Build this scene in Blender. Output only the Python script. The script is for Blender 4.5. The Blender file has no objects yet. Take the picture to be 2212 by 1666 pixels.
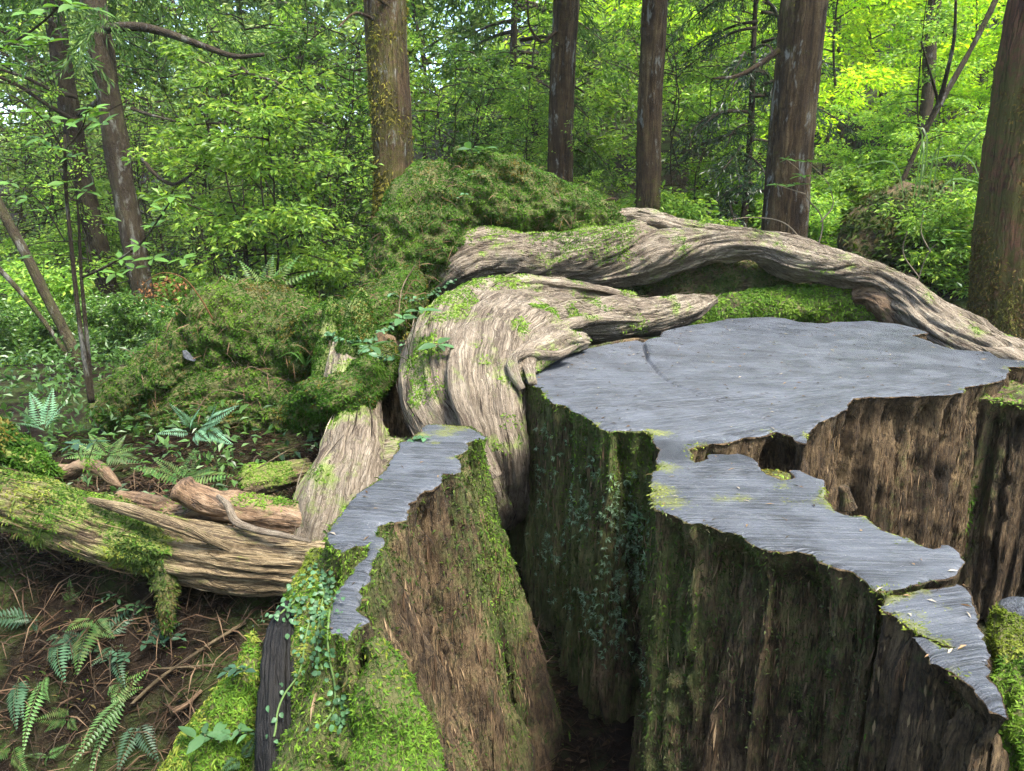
import bpy, math
import numpy as np
from mathutils import Vector, Matrix, Quaternion
from mathutils.geometry import delaunay_2d_cdt

sc = bpy.context.scene
COL = sc.collection
RNG = np.random.default_rng(11)

# ------------------------------------------------------------------ camera, sky, sun, exposure
F, CX, CY = 1640.0, 1106.0, 833.0            # focal length and centre of the survey picture (2212 x 1666)
PITCH, CZ = math.radians(14.0), 1.75         # camera looks 14 degrees down from 1.75 m
cp, sp = math.cos(PITCH), math.sin(PITCH)
cam = bpy.data.cameras.new('camera')
cam.sensor_fit = 'HORIZONTAL'; cam.sensor_width = 36.0; cam.lens = 36.0 * F / 2212.0
cam.clip_start = 0.05; cam.clip_end = 400.0
cam.dof.use_dof = True; cam.dof.focus_distance = 2.6; cam.dof.aperture_fstop = 13.0
cam_o = bpy.data.objects.new('camera', cam); COL.objects.link(cam_o)
cam_o.location = (0, 0, CZ); cam_o.rotation_euler = (math.radians(90) - PITCH, 0, 0)
sc.camera = cam_o

SUN_AZ, SUN_EL = math.radians(138.0), math.radians(62.0)   # from the right, high, behind thin cloud
world = bpy.data.worlds.new('World'); sc.world = world; world.use_nodes = True
wn = world.node_tree.nodes; wl = world.node_tree.links
sky = wn.new('ShaderNodeTexSky'); sky.sky_type = 'NISHITA'; sky.sun_disc = False
sky.sun_elevation = SUN_EL; sky.sun_rotation = SUN_AZ; sky.altitude = 1500; sky.dust_density = 6.0; sky.air_density = 1.0; sky.ozone_density = 0.3
bg = wn['Background']; bg.inputs['Strength'].default_value = 0.10
wl.new(sky.outputs[0], bg.inputs['Color'])
sun = bpy.data.lights.new('sun', 'SUN'); sun.energy = 1.5; sun.angle = math.radians(18.0); sun.color = (1.0, 0.95, 0.84)
sun_o = bpy.data.objects.new('sun', sun); COL.objects.link(sun_o)
sdir = Vector((math.sin(SUN_AZ) * math.cos(SUN_EL), math.cos(SUN_AZ) * math.cos(SUN_EL), math.sin(SUN_EL)))
sun_o.rotation_euler = sdir.to_track_quat('Z', 'Y').to_euler(); sun_o.location = (4, 6, 14)
vs = sc.view_settings; vs.view_transform = 'Standard'; vs.look = 'None'; vs.exposure = 3.08; vs.gamma = 1.0; vs.use_curve_mapping = False
sc.cycles.use_denoising = True; sc.cycles.denoiser = 'OPENIMAGEDENOISE'; sc.cycles.denoising_input_passes = 'RGB_ALBEDO_NORMAL'; sc.cycles.denoising_prefilter = 'NONE'
sc.cycles.max_bounces = 7; sc.cycles.diffuse_bounces = 4; sc.cycles.glossy_bounces = 2
sc.cycles.transmission_bounces = 4; sc.cycles.transparent_max_bounces = 4
sc.cycles.use_adaptive_sampling = True; sc.cycles.adaptive_threshold = 0.018
sc.cycles.caustics_reflective = False; sc.cycles.caustics_refractive = False

# ------------------------------------------------------------------ survey: picture point -> place
def ray(u, v):
    u = np.asarray(u, float); v = np.asarray(v, float)
    x = (u - CX) / F; y = -(v - CY) / F
    return np.stack([x, cp + y * sp, -sp + y * cp], -1)
CAM = np.array([0, 0, CZ])
def W(u, v, Y):
    r = ray(u, v); return r * (np.asarray(Y, float) / r[..., 1])[..., None] + CAM
def Wz(u, v, z):
    r = ray(u, v); return r * ((z - CZ) / r[..., 2])[..., None] + CAM

# ------------------------------------------------------------------ noise
def _g(ix, iy, iz, fx, fy, fz):
    ix, iy, iz = np.atleast_1d(ix), np.atleast_1d(iy), np.atleast_1d(iz)
    h = (ix * np.uint32(374761393) + iy * np.uint32(668265263) + iz * np.uint32(2246822519)).astype(np.uint32)
    h = (h ^ (h >> np.uint32(13))) * np.uint32(1274126177); h = h ^ (h >> np.uint32(16))
    return (((h & np.uint32(1023)) / 511.5 - 1) * fx + (((h >> np.uint32(10)) & np.uint32(1023)) / 511.5 - 1) * fy
            + (((h >> np.uint32(20)) & np.uint32(1023)) / 511.5 - 1) * fz)
def gn(x, y, z):
    x, y, z = np.broadcast_arrays(np.asarray(x, float), np.asarray(y, float), np.asarray(z, float))
    xi, yi, zi = np.floor(x), np.floor(y), np.floor(z)
    fx, fy, fz = x - xi, y - yi, z - zi
    X, Y, Z = (a.astype(np.int64).astype(np.uint32) for a in (xi, yi, zi))
    o = np.uint32(1)
    sx, sy, sz = (t * t * t * (t * (t * 6 - 15) + 10) for t in (fx, fy, fz))
    def lx(iy, iz, gy, gz):
        a = _g(X, iy, iz, fx, gy, gz); b = _g(X + o, iy, iz, fx - 1, gy, gz); return a + (b - a) * sx
    c00 = lx(Y, Z, fy, fz); c10 = lx(Y + o, Z, fy - 1, fz); c01 = lx(Y, Z + o, fy, fz - 1); c11 = lx(Y + o, Z + o, fy - 1, fz - 1)
    a = c00 + (c10 - c00) * sy; b = c01 + (c11 - c01) * sy
    return (a + (b - a) * sz) * 1.15
def fbm(x, y, z, o=4, g=0.5):
    r = 0; a = 1.0; t = 0
    for i in range(o):
        r = r + a * gn(x * 2 ** i + 7.1 * i, y * 2 ** i + 3.3 * i, z * 2 ** i - 5.7 * i); t += a; a *= g
    return r / t
def ridged(x, y, z, o=4, g=0.5):
    r = 0; a = 1.0; t = 0
    for i in range(o):
        r = r + a * (1 - np.abs(gn(x * 2 ** i + 9.1 * i, y * 2 ** i + 2.3 * i, z * 2 ** i - 4.7 * i)) * 2); t += a; a *= g
    return r / t
def sstep(a, b, x):
    t = np.clip((np.asarray(x, float) - a) / (b - a), 0, 1); return t * t * (3 - 2 * t)
def unit(a):
    return a / np.maximum(np.linalg.norm(a, axis=-1, keepdims=True), 1e-9)

# ------------------------------------------------------------------ mesh containers
class M:
    """vertices, triangles, quads and per-vertex attributes"""
    def __init__(s, V, T=None, Q=None, **at):
        s.V = np.asarray(V, float).reshape(-1, 3)
        s.T = np.zeros((0, 3), int) if T is None else np.asarray(T, int).reshape(-1, 3)
        s.Q = np.zeros((0, 4), int) if Q is None else np.asarray(Q, int).reshape(-1, 4)
        s.at = at
    def tris(s):
        return np.concatenate([s.T, s.Q[:, [0, 1, 2]], s.Q[:, [0, 2, 3]]]) if len(s.Q) else s.T
    def normals(s):
        t = s.tris(); n = np.cross(s.V[t[:, 1]] - s.V[t[:, 0]], s.V[t[:, 2]] - s.V[t[:, 0]])
        N = np.zeros_like(s.V)
        for k in range(3):
            for c in range(3): N[:, c] += np.bincount(t[:, k], n[:, c], len(s.V))
        return unit(N)
def join(ms):
    V, T, Q, off = [], [], [], 0
    at = {k: [] for k in ms[0].at}
    for m in ms:
        V.append(m.V); T.append(m.T + off); Q.append(m.Q + off); off += len(m.V)
        for k in at: at[k].append(m.at[k])
    return M(np.concatenate(V), np.concatenate(T), np.concatenate(Q), **{k: np.concatenate(v) for k, v in at.items()})
def to_mesh(name, m, base=(0, 0, 0), smooth=True):
    me = bpy.data.meshes.new(name)
    V = m.V - np.asarray(base, float); nt, nq = len(m.T), len(m.Q)
    me.vertices.add(len(V)); me.vertices.foreach_set('co', V.astype(np.float32).ravel())
    me.loops.add(nt * 3 + nq * 4)
    me.loops.foreach_set('vertex_index', np.concatenate([m.T.ravel(), m.Q.ravel()]).astype(np.int32))
    me.polygons.add(nt + nq)
    me.polygons.foreach_set('loop_start', np.concatenate([np.arange(nt) * 3, nt * 3 + np.arange(nq) * 4]).astype(np.int32))
    me.polygons.foreach_set('use_smooth', np.full(nt + nq, smooth))
    for k, v in m.at.items():
        v = np.asarray(v, np.float32)
        if v.ndim == 1:
            a = me.attributes.new(k, 'FLOAT', 'POINT'); a.data.foreach_set('value', v)
        elif k == 'col':
            a = me.attributes.new(k, 'FLOAT_COLOR', 'POINT'); a.data.foreach_set('color', np.concatenate([v, np.ones((len(v), 1), np.float32)], 1).ravel())
        else:
            a = me.attributes.new(k, 'FLOAT_VECTOR', 'POINT'); a.data.foreach_set('vector', v.ravel())
    me.update(calc_edges=True); me.validate()
    return me
def tag(o, label=None, cat=None, group=None, kind=None):
    if label: o['label'] = label
    if cat: o['category'] = cat
    if group: o['group'] = group
    if kind: o['kind'] = kind
    return o
def thing(name, label, cat, loc=(0, 0, 0), group=None):
    o = bpy.data.objects.new(name, None); o.empty_display_size = 0.05; COL.objects.link(o)
    o.location = loc
    return tag(o, label, cat, group)
def put(name, m, mat, parent=None, root=None, smooth=True, kind=None, label=None):
    """one mesh object from world-space geometry; root = the thing whose origin the geometry is measured from"""
    r = root or parent
    base = np.array(r.location) if r is not None else np.zeros(3)
    me = to_mesh(name, m, base, smooth); me.materials.append(mat)
    o = bpy.data.objects.new(name, me); COL.objects.link(o)
    if parent is not None: o.parent = parent
    if kind != 'stuff': m.obj = o
    return tag(o, label=label, kind=kind)
def single(name, m, mat, label, cat, loc, group=None, kind=None, smooth=True):
    """a thing that is one mesh"""
    me = to_mesh(name, m, loc, smooth); me.materials.append(mat)
    o = bpy.data.objects.new(name, me); COL.objects.link(o); o.location = loc
    return tag(o, label, cat, group, kind)
def piece(name, me, mat_world, parent):
    """a child that shares mesh data, placed by a world matrix (parent has no rotation)"""
    o = bpy.data.objects.new(name, me); COL.objects.link(o); o.parent = parent
    p = Vector(parent.location)
    o.matrix_basis = Matrix.Translation(-p) @ mat_world
    return o

# ------------------------------------------------------------------ shapes
def hermite(P, n):
    P = np.asarray(P, float); d = np.linalg.norm(np.diff(P[:, :3], axis=0), axis=1)
    t = np.concatenate([[0], np.cumsum(np.maximum(d, 1e-6))])
    m = np.gradient(P, t, axis=0) if len(P) > 2 else np.repeat((P[1:] - P[:1]) / t[-1], 2, 0)
    s = np.linspace(0, t[-1], n); i = np.clip(np.searchsorted(t, s, 'right') - 1, 0, len(t) - 2)
    h = (t[i + 1] - t[i])[:, None]; x = ((s - t[i])[:, None]) / h
    r = ((2 * x**3 - 3 * x**2 + 1) * P[i] + (x**3 - 2 * x**2 + x) * h * m[i] + (-2 * x**3 + 3 * x**2) * P[i + 1] + (x**3 - x**2) * h * m[i + 1])
    return r, s
def sweep(pts, rad, n=120, m=64, fine=0.0, fr=75.0, fold=0.0, lump2=0.0, ridge=0.0, rf=3.0, along=1.5, lump=0.0, lf=6.0, twist=0.0, flat=(1.0, 1.0), seed=0, octv=4, sharp=False, cap=True, up=(0, 0, 1)):
    rad = np.asarray(rad, float)
    C, s = hermite(np.concatenate([np.asarray(pts, float), rad[:, None]], 1), n)
    R = np.maximum(C[:, 3], 0.002); C = C[:, :3]
    T = unit(np.gradient(C, axis=0))
    Nv = np.zeros_like(C); ref = np.asarray(up, float)
    if abs(T[0] @ ref) > 0.95: ref = np.array([0, -1.0, 0])
    v = ref - T[0] * (T[0] @ ref); Nv[0] = v / np.linalg.norm(v)
    for i in range(1, n):
        v = Nv[i - 1] - T[i] * (T[i] @ Nv[i - 1]); Nv[i] = v / np.linalg.norm(v)
    B = np.cross(T, Nv)
    th = np.linspace(0, 2 * np.pi, m, endpoint=False)
    S, TH = np.meshgrid(s, th, indexing='ij')
    RR = np.repeat(R[:, None], m, 1)
    base = C[:, None] + RR[..., None] * (np.cos(TH)[..., None] * flat[1] * Nv[:, None] + np.sin(TH)[..., None] * flat[0] * B[:, None])
    d = np.zeros_like(RR); ff = np.minimum(1, RR / 0.06)
    if ridge:
        tn = TH + twist * S + 0.5 * gn(S * along * 0.7, seed * 3.1 + np.cos(TH), np.sin(TH))
        a, b, c = np.cos(tn) * rf, np.sin(tn) * rf, S * along + seed * 13.7
        w = gn(a * 0.4 + 5, b * 0.4, c * 0.8)
        r = ridged(a + w, b + w, c, octv, 0.55) if sharp else fbm(a + w, b + w, c, octv, 0.6)
        d += ridge * ff * (r - (0.45 if sharp else 0))
    if fold:
        tn = TH + twist * 1.3 * S + 0.7 * gn(S * 1.6 + seed, np.cos(TH), np.sin(TH) + 4)
        g = gn(np.cos(tn) * 1.7 + seed, np.sin(tn) * 1.7, S * .9 + seed * 2.1); g2 = gn(np.cos(tn) * 3.3, np.sin(tn) * 3.3 + seed, S * 1.3)
        d -= fold * ff * (np.clip(1 - np.abs(g) * 5, 0, 1) ** 1.5 + .5 * np.clip(1 - np.abs(g2) * 5, 0, 1) ** 1.5)
    if fine:
        tn = TH + twist * S + 0.25 * gn(S * 2.0 + seed, np.cos(TH) * 1.5, np.sin(TH) * 1.5)
        k = fr * float(R.mean())
        d += fine * ff * (ridged(np.cos(tn) * k, np.sin(tn) * k, S * along * 1.1 + seed, 2, .6) - .6) * (0.5 + 0.9 * sstep(-.3, .4, gn(np.cos(TH) * 2, np.sin(TH) * 2 + seed, S * 2.5)))
    if lump2:
        d += lump2 * fbm(base[..., 0] * 17 + seed, base[..., 1] * 17, base[..., 2] * 17, 2)
    if lump:
        d += lump * fbm(base[..., 0] * lf + seed, base[..., 1] * lf, base[..., 2] * lf, 3)
    nrm = unit(base - C[:, None])
    V = (base + d[..., None] * nrm).reshape(-1, 3)
    i = np.arange(n - 1)[:, None] * m; j = np.arange(m)[None]; k = (j + 1) % m
    Q = np.stack([i + j, i + k, i + m + k, i + m + j], -1).reshape(-1, 4)
    grain = np.stack([np.cos(TH) * np.maximum(RR, .02), np.sin(TH) * np.maximum(RR, .02), S + seed * 1.7], -1).reshape(-1, 3)
    T3 = []
    if cap:
        V = np.concatenate([V, C[:1], C[-1:]]); a, b = n * m, n * m + 1
        jj = np.arange(m); kk = (jj + 1) % m
        T3 = np.concatenate([np.stack([np.full(m, a), kk, jj], 1), np.stack([np.full(m, b), (n - 1) * m + jj, (n - 1) * m + kk], 1)])
        grain = np.concatenate([grain, [[0, 0, s[0] + seed * 1.7]], [[0, 0, s[-1] + seed * 1.7]]])
    o = M(V, T3 if cap else None, Q, grain=grain, moss=np.zeros(len(V)))
    o.tan = np.repeat(T, m, 0); o.tan = np.concatenate([o.tan, T[:1], T[-1:]]) if cap else o.tan
    return o
def limb(ps, **k):
    """sweep from survey points (u, v, distance, radius in survey pixels)"""
    a = np.array(ps, float); return sweep(W(a[:, 0], a[:, 1], a[:, 2]), a[:, 3] / F * a[:, 2] * 1.02, **k)
def tube(pts, rad, m=5, n=None, seed=0):
    return sweep(pts, rad, n=n or max(6, 4 * len(pts)), m=m, seed=seed)

def sample(m, n, w=None, rng=RNG):
    """n random points on m, by area times the vertex weight: positions, normals"""
    t = m.tris(); a, b, c = m.V[t[:, 0]], m.V[t[:, 1]], m.V[t[:, 2]]
    fn = np.cross(b - a, c - a); ar = np.linalg.norm(fn, axis=1)
    if w is not None: ar = ar * np.clip(w[t].mean(1), 0, None)
    cs = np.cumsum(ar); n = int(n)
    if cs[-1] <= 0 or n < 1: return np.zeros((0, 3)), np.zeros((0, 3))
    i = np.searchsorted(cs, rng.random(n) * cs[-1]).clip(0, len(t) - 1)
    r1 = np.sqrt(rng.random(n))[:, None]; r2 = rng.random(n)[:, None]
    N = m.normals(); tt = t[i]
    bary = (1 - r1, r1 * (1 - r2), r1 * r2)
    P = a[i] * bary[0] + b[i] * bary[1] + c[i] * bary[2]
    return P, unit(N[tt[:, 0]] * bary[0] + N[tt[:, 1]] * bary[1] + N[tt[:, 2]] * bary[2])
def area(m, w=None):
    t = m.tris(); a = 0.5 * np.linalg.norm(np.cross(m.V[t[:, 1]] - m.V[t[:, 0]], m.V[t[:, 2]] - m.V[t[:, 0]]), axis=1)
    return float((a * (np.clip(w[t].mean(1), 0, None) if w is not None else 1)).sum())
def palette(n, cols, rng=RNG, jit=0.25, field=None):
    c = np.asarray(cols, float); k = len(c)
    if field is None: i = rng.integers(0, k, n)
    else: i = np.clip(((field * 0.5 + 0.5) * k + rng.normal(0, 0.55, n)).astype(int), 0, k - 1)
    return c[i] * (1 + rng.uniform(-jit, jit, (n, 1)))
def fronds(P, N, L, wd, cols, droop=0.5, lift=0.55, rng=RNG, field=None, jit=0.3):
    n = len(P)
    if n == 0: return None
    t = rng.normal(size=(n, 3)); t = unit(t - N * (t * N).sum(1, keepdims=True))
    l = L * rng.uniform(0.5, 1.35, (n, 1))
    d0 = unit(N * lift + t * 0.8); d1 = unit(d0 + t * 0.35 - np.array([0, 0, 1.0]) * droop)
    p0 = P - N * 0.003; p1 = p0 + d0 * l * 0.55; p2 = p1 + d1 * l * 0.5
    sd = unit(np.cross(d0, N + rng.normal(0, 0.5, (n, 3)))) * wd * rng.uniform(0.7, 1.3, (n, 1))
    V = np.stack([p0 - sd * 0.35, p0 + sd * 0.35, p1 - sd * 0.5, p1 + sd * 0.5, p2], 1).reshape(-1, 3)
    k = np.arange(n)[:, None] * 5
    T = np.concatenate([k + [[0, 1, 3]], k + [[0, 3, 2]], k + [[2, 3, 4]]])
    return M(V, T, col=np.repeat(palette(n, cols, rng, jit, field), 5, 0))
def cards(P, D, U, L, wd, cols, fold=0.25, rng=RNG, jit=0.3, field=None):
    """leaf-shaped faces: P base, D direction, U upper side"""
    n = len(P); L = np.broadcast_to(np.asarray(L, float), (n,))[:, None]; wd = np.broadcast_to(np.asarray(wd, float), (n,))[:, None]
    D = unit(D); S = unit(np.cross(D, U)); Un = np.cross(S, D)
    mid = P + D * L * 0.45
    V = np.stack([P, mid - S * wd * 0.5 + Un * wd * fold, mid + S * wd * 0.5 + Un * wd * fold, P + D * L - Un * L * 0.08], 1).reshape(-1, 3)
    k = np.arange(n)[:, None] * 4
    return M(V, np.concatenate([k + [[0, 3, 1]], k + [[0, 2, 3]]]), col=np.repeat(palette(n, cols, rng, jit, field), 4, 0))

def fibres(m, n, L, wd, cols, tan=None, w=None, seed=0, lift=.06):
    """splinters and loose fibres lying along the grain"""
    r = np.random.default_rng(seed + 4000); t = m.tris(); a, b, c = m.V[t[:, 0]], m.V[t[:, 1]], m.V[t[:, 2]]
    fn = np.cross(b - a, c - a); ar = np.linalg.norm(fn, axis=1) * (((unit(fn) * unit(CAM - a)).sum(1)) > -.3)
    if w is not None: ar = ar * w[t[:, 0]]
    ar = ar * np.clip(gn(a[:, 0] * 9 + seed, a[:, 1] * 9, a[:, 2] * 5) * 2 + .4, 0, 1)
    cs = np.cumsum(ar); i = np.searchsorted(cs, r.random(int(n)) * cs[-1]).clip(0, len(t) - 1); N = m.normals()[t[i, 0]]
    P = (a[i] + b[i] + c[i]) / 3; D = (m.tan[t[i, 0]] if tan is None else np.tile(np.asarray(tan, float), (len(i), 1))) * r.choice([-1, 1], (len(i), 1))
    l = L * r.uniform(.3, 1.5, len(i)); D = unit(D - N * (D * N).sum(1, keepdims=True)) + r.normal(0, .05, P.shape) + N * lift * r.random((len(i), 1))
    return cards(P + N * .0012, D, N, l, wd * r.uniform(.5, 1.5, len(i)), cols, fold=-.1, rng=r, jit=.35)
# ------------------------------------------------------------------ materials
def new_mat(name):
    mt = bpy.data.materials.new(name); mt.use_nodes = True
    nt = mt.node_tree; return mt, nt, nt.nodes, nt.links, nt.nodes['Principled BSDF']
def ramp(nt, stops):
    r = nt.nodes.new('ShaderNodeValToRGB'); e = r.color_ramp.elements
    while len(e) < len(stops): e.new(0.5)
    for x, (p, c) in zip(e, stops): x.position = p; x.color = (*c, 1)
    return r
def nnoise(nt, vec, scale, detail=4, rough=0.6, dist=0.0):
    n = nt.nodes.new('ShaderNodeTexNoise'); n.inputs['Scale'].default_value = scale; n.inputs['Detail'].default_value = detail
    n.inputs['Roughness'].default_value = rough; n.inputs['Distortion'].default_value = dist
    nt.links.new(vec, n.inputs['Vector']); return n.outputs['Fac']
def nattr(nt, name):
    a = nt.nodes.new('ShaderNodeAttribute'); a.attribute_name = name; return a
def nscale(nt, vec, s):
    m = nt.nodes.new('ShaderNodeVectorMath'); m.operation = 'MULTIPLY'; m.inputs[1].default_value = s
    nt.links.new(vec, m.inputs[0]); return m.outputs[0]
def nmath(nt, op, a, b=0.0, c=None):
    m = nt.nodes.new('ShaderNodeMath'); m.operation = op
    for i, x in enumerate((a, b) if c is None else (a, b, c)):
        if isinstance(x, (int, float)): m.inputs[i].default_value = x
        else: nt.links.new(x, m.inputs[i])
    return m.outputs[0]
def nmix(nt, f, a, b, mode='MIX'):
    m = nt.nodes.new('ShaderNodeMix'); m.data_type = 'RGBA'; m.blend_type = mode
    for s, x in ((m.inputs[0], f), (m.inputs[6], a), (m.inputs[7], b)):
        if isinstance(x, (int, float)): s.default_value = x
        elif isinstance(x, tuple): s.default_value = (*x, 1)
        else: nt.links.new(x, s)
    return m.outputs[2]
def nsmooth(nt, x, a, b):
    m = nt.nodes.new('ShaderNodeMapRange'); m.interpolation_type = 'SMOOTHSTEP'
    m.inputs['From Min'].default_value = a; m.inputs['From Max'].default_value = b
    nt.links.new(x, m.inputs['Value']); return m.outputs['Result']
def nbump(nt, b, h, strength, dist, prev=None):
    n = nt.nodes.new('ShaderNodeBump'); n.inputs['Strength'].default_value = strength; n.inputs['Distance'].default_value = dist
    nt.links.new(h, n.inputs['Height'])
    if prev is not None: nt.links.new(prev, n.inputs['Normal'])
    return n.outputs['Normal']
def wood(name, stops, fine=120.0, stretch=0.05, bump=0.7, bdist=0.006, algae=(0.10, 0.15, 0.03), alg_amt=0.5, rough=0.85, stain=(0.06, 0.04, 0.03), stain_amt=0.5, crack=0.6, w1=0.8, w2=0.5, wb=0.55, lichen=0.0, warp=0.03, speck=0.35, line=0.75):
    """fibrous wood: the grain attribute runs across in x, y and along the fibres in z"""
    mt, nt, nd, ln, b = new_mat(name)
    g = nattr(nt, 'grain').outputs['Vector']; geo = nd.new('ShaderNodeNewGeometry').outputs['Position']
    wp = nd.new('ShaderNodeTexNoise'); wp.inputs['Scale'].default_value = 7.0; wp.inputs['Detail'].default_value = 3; ln.new(geo, wp.inputs['Vector'])
    va = nd.new('ShaderNodeVectorMath'); va.operation = 'MULTIPLY_ADD'; va.inputs[1].default_value = (warp, warp, warp); ln.new(wp.outputs['Color'], va.inputs[0]); ln.new(g, va.inputs[2]); g = va.outputs[0]
    gs = nscale(nt, g, (1, 1, stretch))
    f1 = nnoise(nt, gs, fine, 9, 0.78, 0.2); spk = nnoise(nt, geo, 90.0, 6, 0.75)
    gs2 = nscale(nt, g, (1, 1, stretch * 1.6)); f2 = nnoise(nt, gs2, fine * 0.22, 4, 0.6, 0.6)
    big = nnoise(nt, geo, 5.0, 4, 0.6, 0.2)
    t = nmath(nt, 'ADD', nmath(nt, 'MULTIPLY', nmath(nt, 'SUBTRACT', f1, 0.5), w1), nmath(nt, 'ADD', nmath(nt, 'MULTIPLY', nmath(nt, 'SUBTRACT', f2, 0.5), w2), 0.5))
    t = nmath(nt, 'ADD', t, nmath(nt, 'MULTIPLY', nmath(nt, 'SUBTRACT', big, 0.5), wb))
    t = nmath(nt, 'ADD', t, nmath(nt, 'MULTIPLY', nmath(nt, 'SUBTRACT', spk, 0.5), speck))
    rp = ramp(nt, stops); ln.new(t, rp.inputs[0]); c = rp.outputs[0]
    def lines(sc_, st_, wd_, off):
        q = nnoise(nt, nscale(nt, g, (1, 1, st_)), sc_, 3, 0.55, 0.15)
        return nsmooth(nt, nmath(nt, 'ABSOLUTE', nmath(nt, 'SUBTRACT', q, off)), wd_, wd_ * .25)
    ck = nsmooth(nt, f2, 0.40, 0.30)
    l1_ = lines(fine * .55, stretch * .8, .030, .5); l2_ = lines(fine * .2, stretch * .8, .018, .47)
    lk = nmath(nt, 'MAXIMUM', nmath(nt, 'MULTIPLY', l1_, line * .6), nmath(nt, 'MULTIPLY', l2_, line)); c = nmix(nt, lk, c, tuple(x * .55 for x in stain))
    c = nmix(nt, nmath(nt, 'MULTIPLY', ck, crack), c, stain)
    st = nsmooth(nt, nnoise(nt, geo, 9.0, 5, 0.7, 0.5), 0.56, 0.72)
    c = nmix(nt, nmath(nt, 'MULTIPLY', st, stain_amt), c, stain)
    if lichen:
        lc = nsmooth(nt, nnoise(nt, nscale(nt, geo, (1, 1, .35)), 11.0, 5, .7, .4), .56, .66); c = nmix(nt, nmath(nt, 'MULTIPLY', lc, lichen), c, (.30, .31, .28))
    ms = nattr(nt, 'moss').outputs['Fac']
    an = nmath(nt, 'ADD', ms, nmath(nt, 'MULTIPLY', nmath(nt, 'SUBTRACT', nnoise(nt, geo, 22.0, 6, 0.75), 0.5), 1.6))
    al = nmath(nt, 'MULTIPLY', nsmooth(nt, an, 0.30, 0.75), alg_amt)
    c = nmix(nt, al, c, nmix(nt, f1, algae, tuple(x * 2.2 for x in algae)))
    ln.new(c, b.inputs['Base Color']); b.inputs['Roughness'].default_value = rough
    b.inputs['Specular IOR Level'].default_value = 0.25
    h = nmath(nt, 'SUBTRACT', nmath(nt, 'ADD', nmath(nt, 'MULTIPLY', f1, 0.45), nmath(nt, 'ADD', f2, nmath(nt, 'MULTIPLY', spk, 0.25))), nmath(nt, 'MULTIPLY', lk, 0.35))
    ln.new(nbump(nt, b, h, bump, bdist), b.inputs['Normal'])
    return mt
def leafmat(name, tint=(1, 1, 1), trans=0.45, gloss=0.35, rough=0.45, vary=0.25):
    mt, nt, nd, ln, b = new_mat(name)
    c = nattr(nt, 'col').outputs['Color']
    oi = nd.new('ShaderNodeObjectInfo').outputs['Random']
    k = nmath(nt, 'ADD', nmath(nt, 'MULTIPLY', oi, vary * 2), 1 - vary)
    c = nmix(nt, 1.0, c, tuple(tint), 'MULTIPLY')
    hs = nd.new('ShaderNodeHueSaturation'); ln.new(c, hs.inputs['Color']); ln.new(k, hs.inputs['Value']); c = hs.outputs[0]
    ln.new(c, b.inputs['Base Color']); b.inputs['Roughness'].default_value = rough; b.inputs['Specular IOR Level'].default_value = gloss
    tr = nd.new('ShaderNodeBsdfTranslucent'); ln.new(nmix(nt, 1.0, c, (1.25, 1.3, 0.55), 'MULTIPLY'), tr.inputs['Color'])
    mx = nd.new('ShaderNodeMixShader'); mx.inputs[0].default_value = trans
    ln.new(b.outputs[0], mx.inputs[1]); ln.new(tr.outputs[0], mx.inputs[2]); ln.new(mx.outputs[0], nd['Material Output'].inputs['Surface'])
    return mt

# ------------------------------------------------------------------ materials of the place
WEATHERED = wood('weathered_wood', [(0.25, (0.0527, 0.0375, 0.0258)), (0.40, (0.1462, 0.1146, 0.0819)), (0.55, (0.2398, 0.1965, 0.1439)), (0.75, (0.3861, 0.3335, 0.2574))],
                 fine=140, stretch=0.035, bump=1.0, bdist=0.028, algae=(0.1287, 0.1755, 0.0351), alg_amt=0.75, stain_amt=0.35, crack=0.85, w1=.9, w2=.55, speck=.22, warp=.045, line=.6)
LOGWOOD = wood('old_log_wood', [(0.25, (0.0474, 0.0316, 0.0169)), (0.42, (0.1369, 0.1000, 0.0548)), (0.56, (0.2422, 0.1843, 0.1053)), (0.75, (0.3686, 0.3001, 0.1895))],
               fine=150, stretch=0.05, bump=1.0, bdist=0.022, algae=(0.1053, 0.1369, 0.0263), alg_amt=0.8, stain_amt=0.5, crack=0.6)
BRANCHWOOD = wood('peeling_branch_wood', [(0.25, (0.0468, 0.0273, 0.0156)), (0.45, (0.1560, 0.0975, 0.0562)), (0.6, (0.2262, 0.1560, 0.0975)), (0.8, (0.2808, 0.2106, 0.1443))],
                  fine=80, stretch=0.2, bump=1.0, bdist=0.012, algae=(0.0702, 0.0936, 0.0234), alg_amt=0.6, stain_amt=0.6, crack=0.4)
ROTWOOD = wood('rotten_heartwood', [(0.28, (0.0249, 0.0171, 0.0105)), (0.43, (0.0751, 0.0494, 0.0280)), (0.57, (0.1570, 0.1065, 0.0574)), (0.78, (0.3034, 0.2130, 0.1131))],
               fine=150, stretch=0.12, w1=.55, w2=.5, wb=.75, bump=1.0, bdist=0.028, algae=(0.0626, 0.0951, 0.0211), alg_amt=0.5, stain=(0.0394, 0.0305, 0.0191), stain_amt=0.7, crack=0.85, rough=0.9)
CHARRED = wood('charred_wood', [(0.3, (0.0009, 0.0009, 0.0009)), (0.5, (0.0026, 0.0026, 0.0025)), (0.75, (0.0086, 0.0072, 0.0057))],
               fine=90, stretch=0.08, bump=1.0, bdist=0.008, algae=(0.0043, 0.0043, 0.0014), alg_amt=0.3, stain=(0.0014, 0.0014, 0.0011), rough=0.6)
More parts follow.
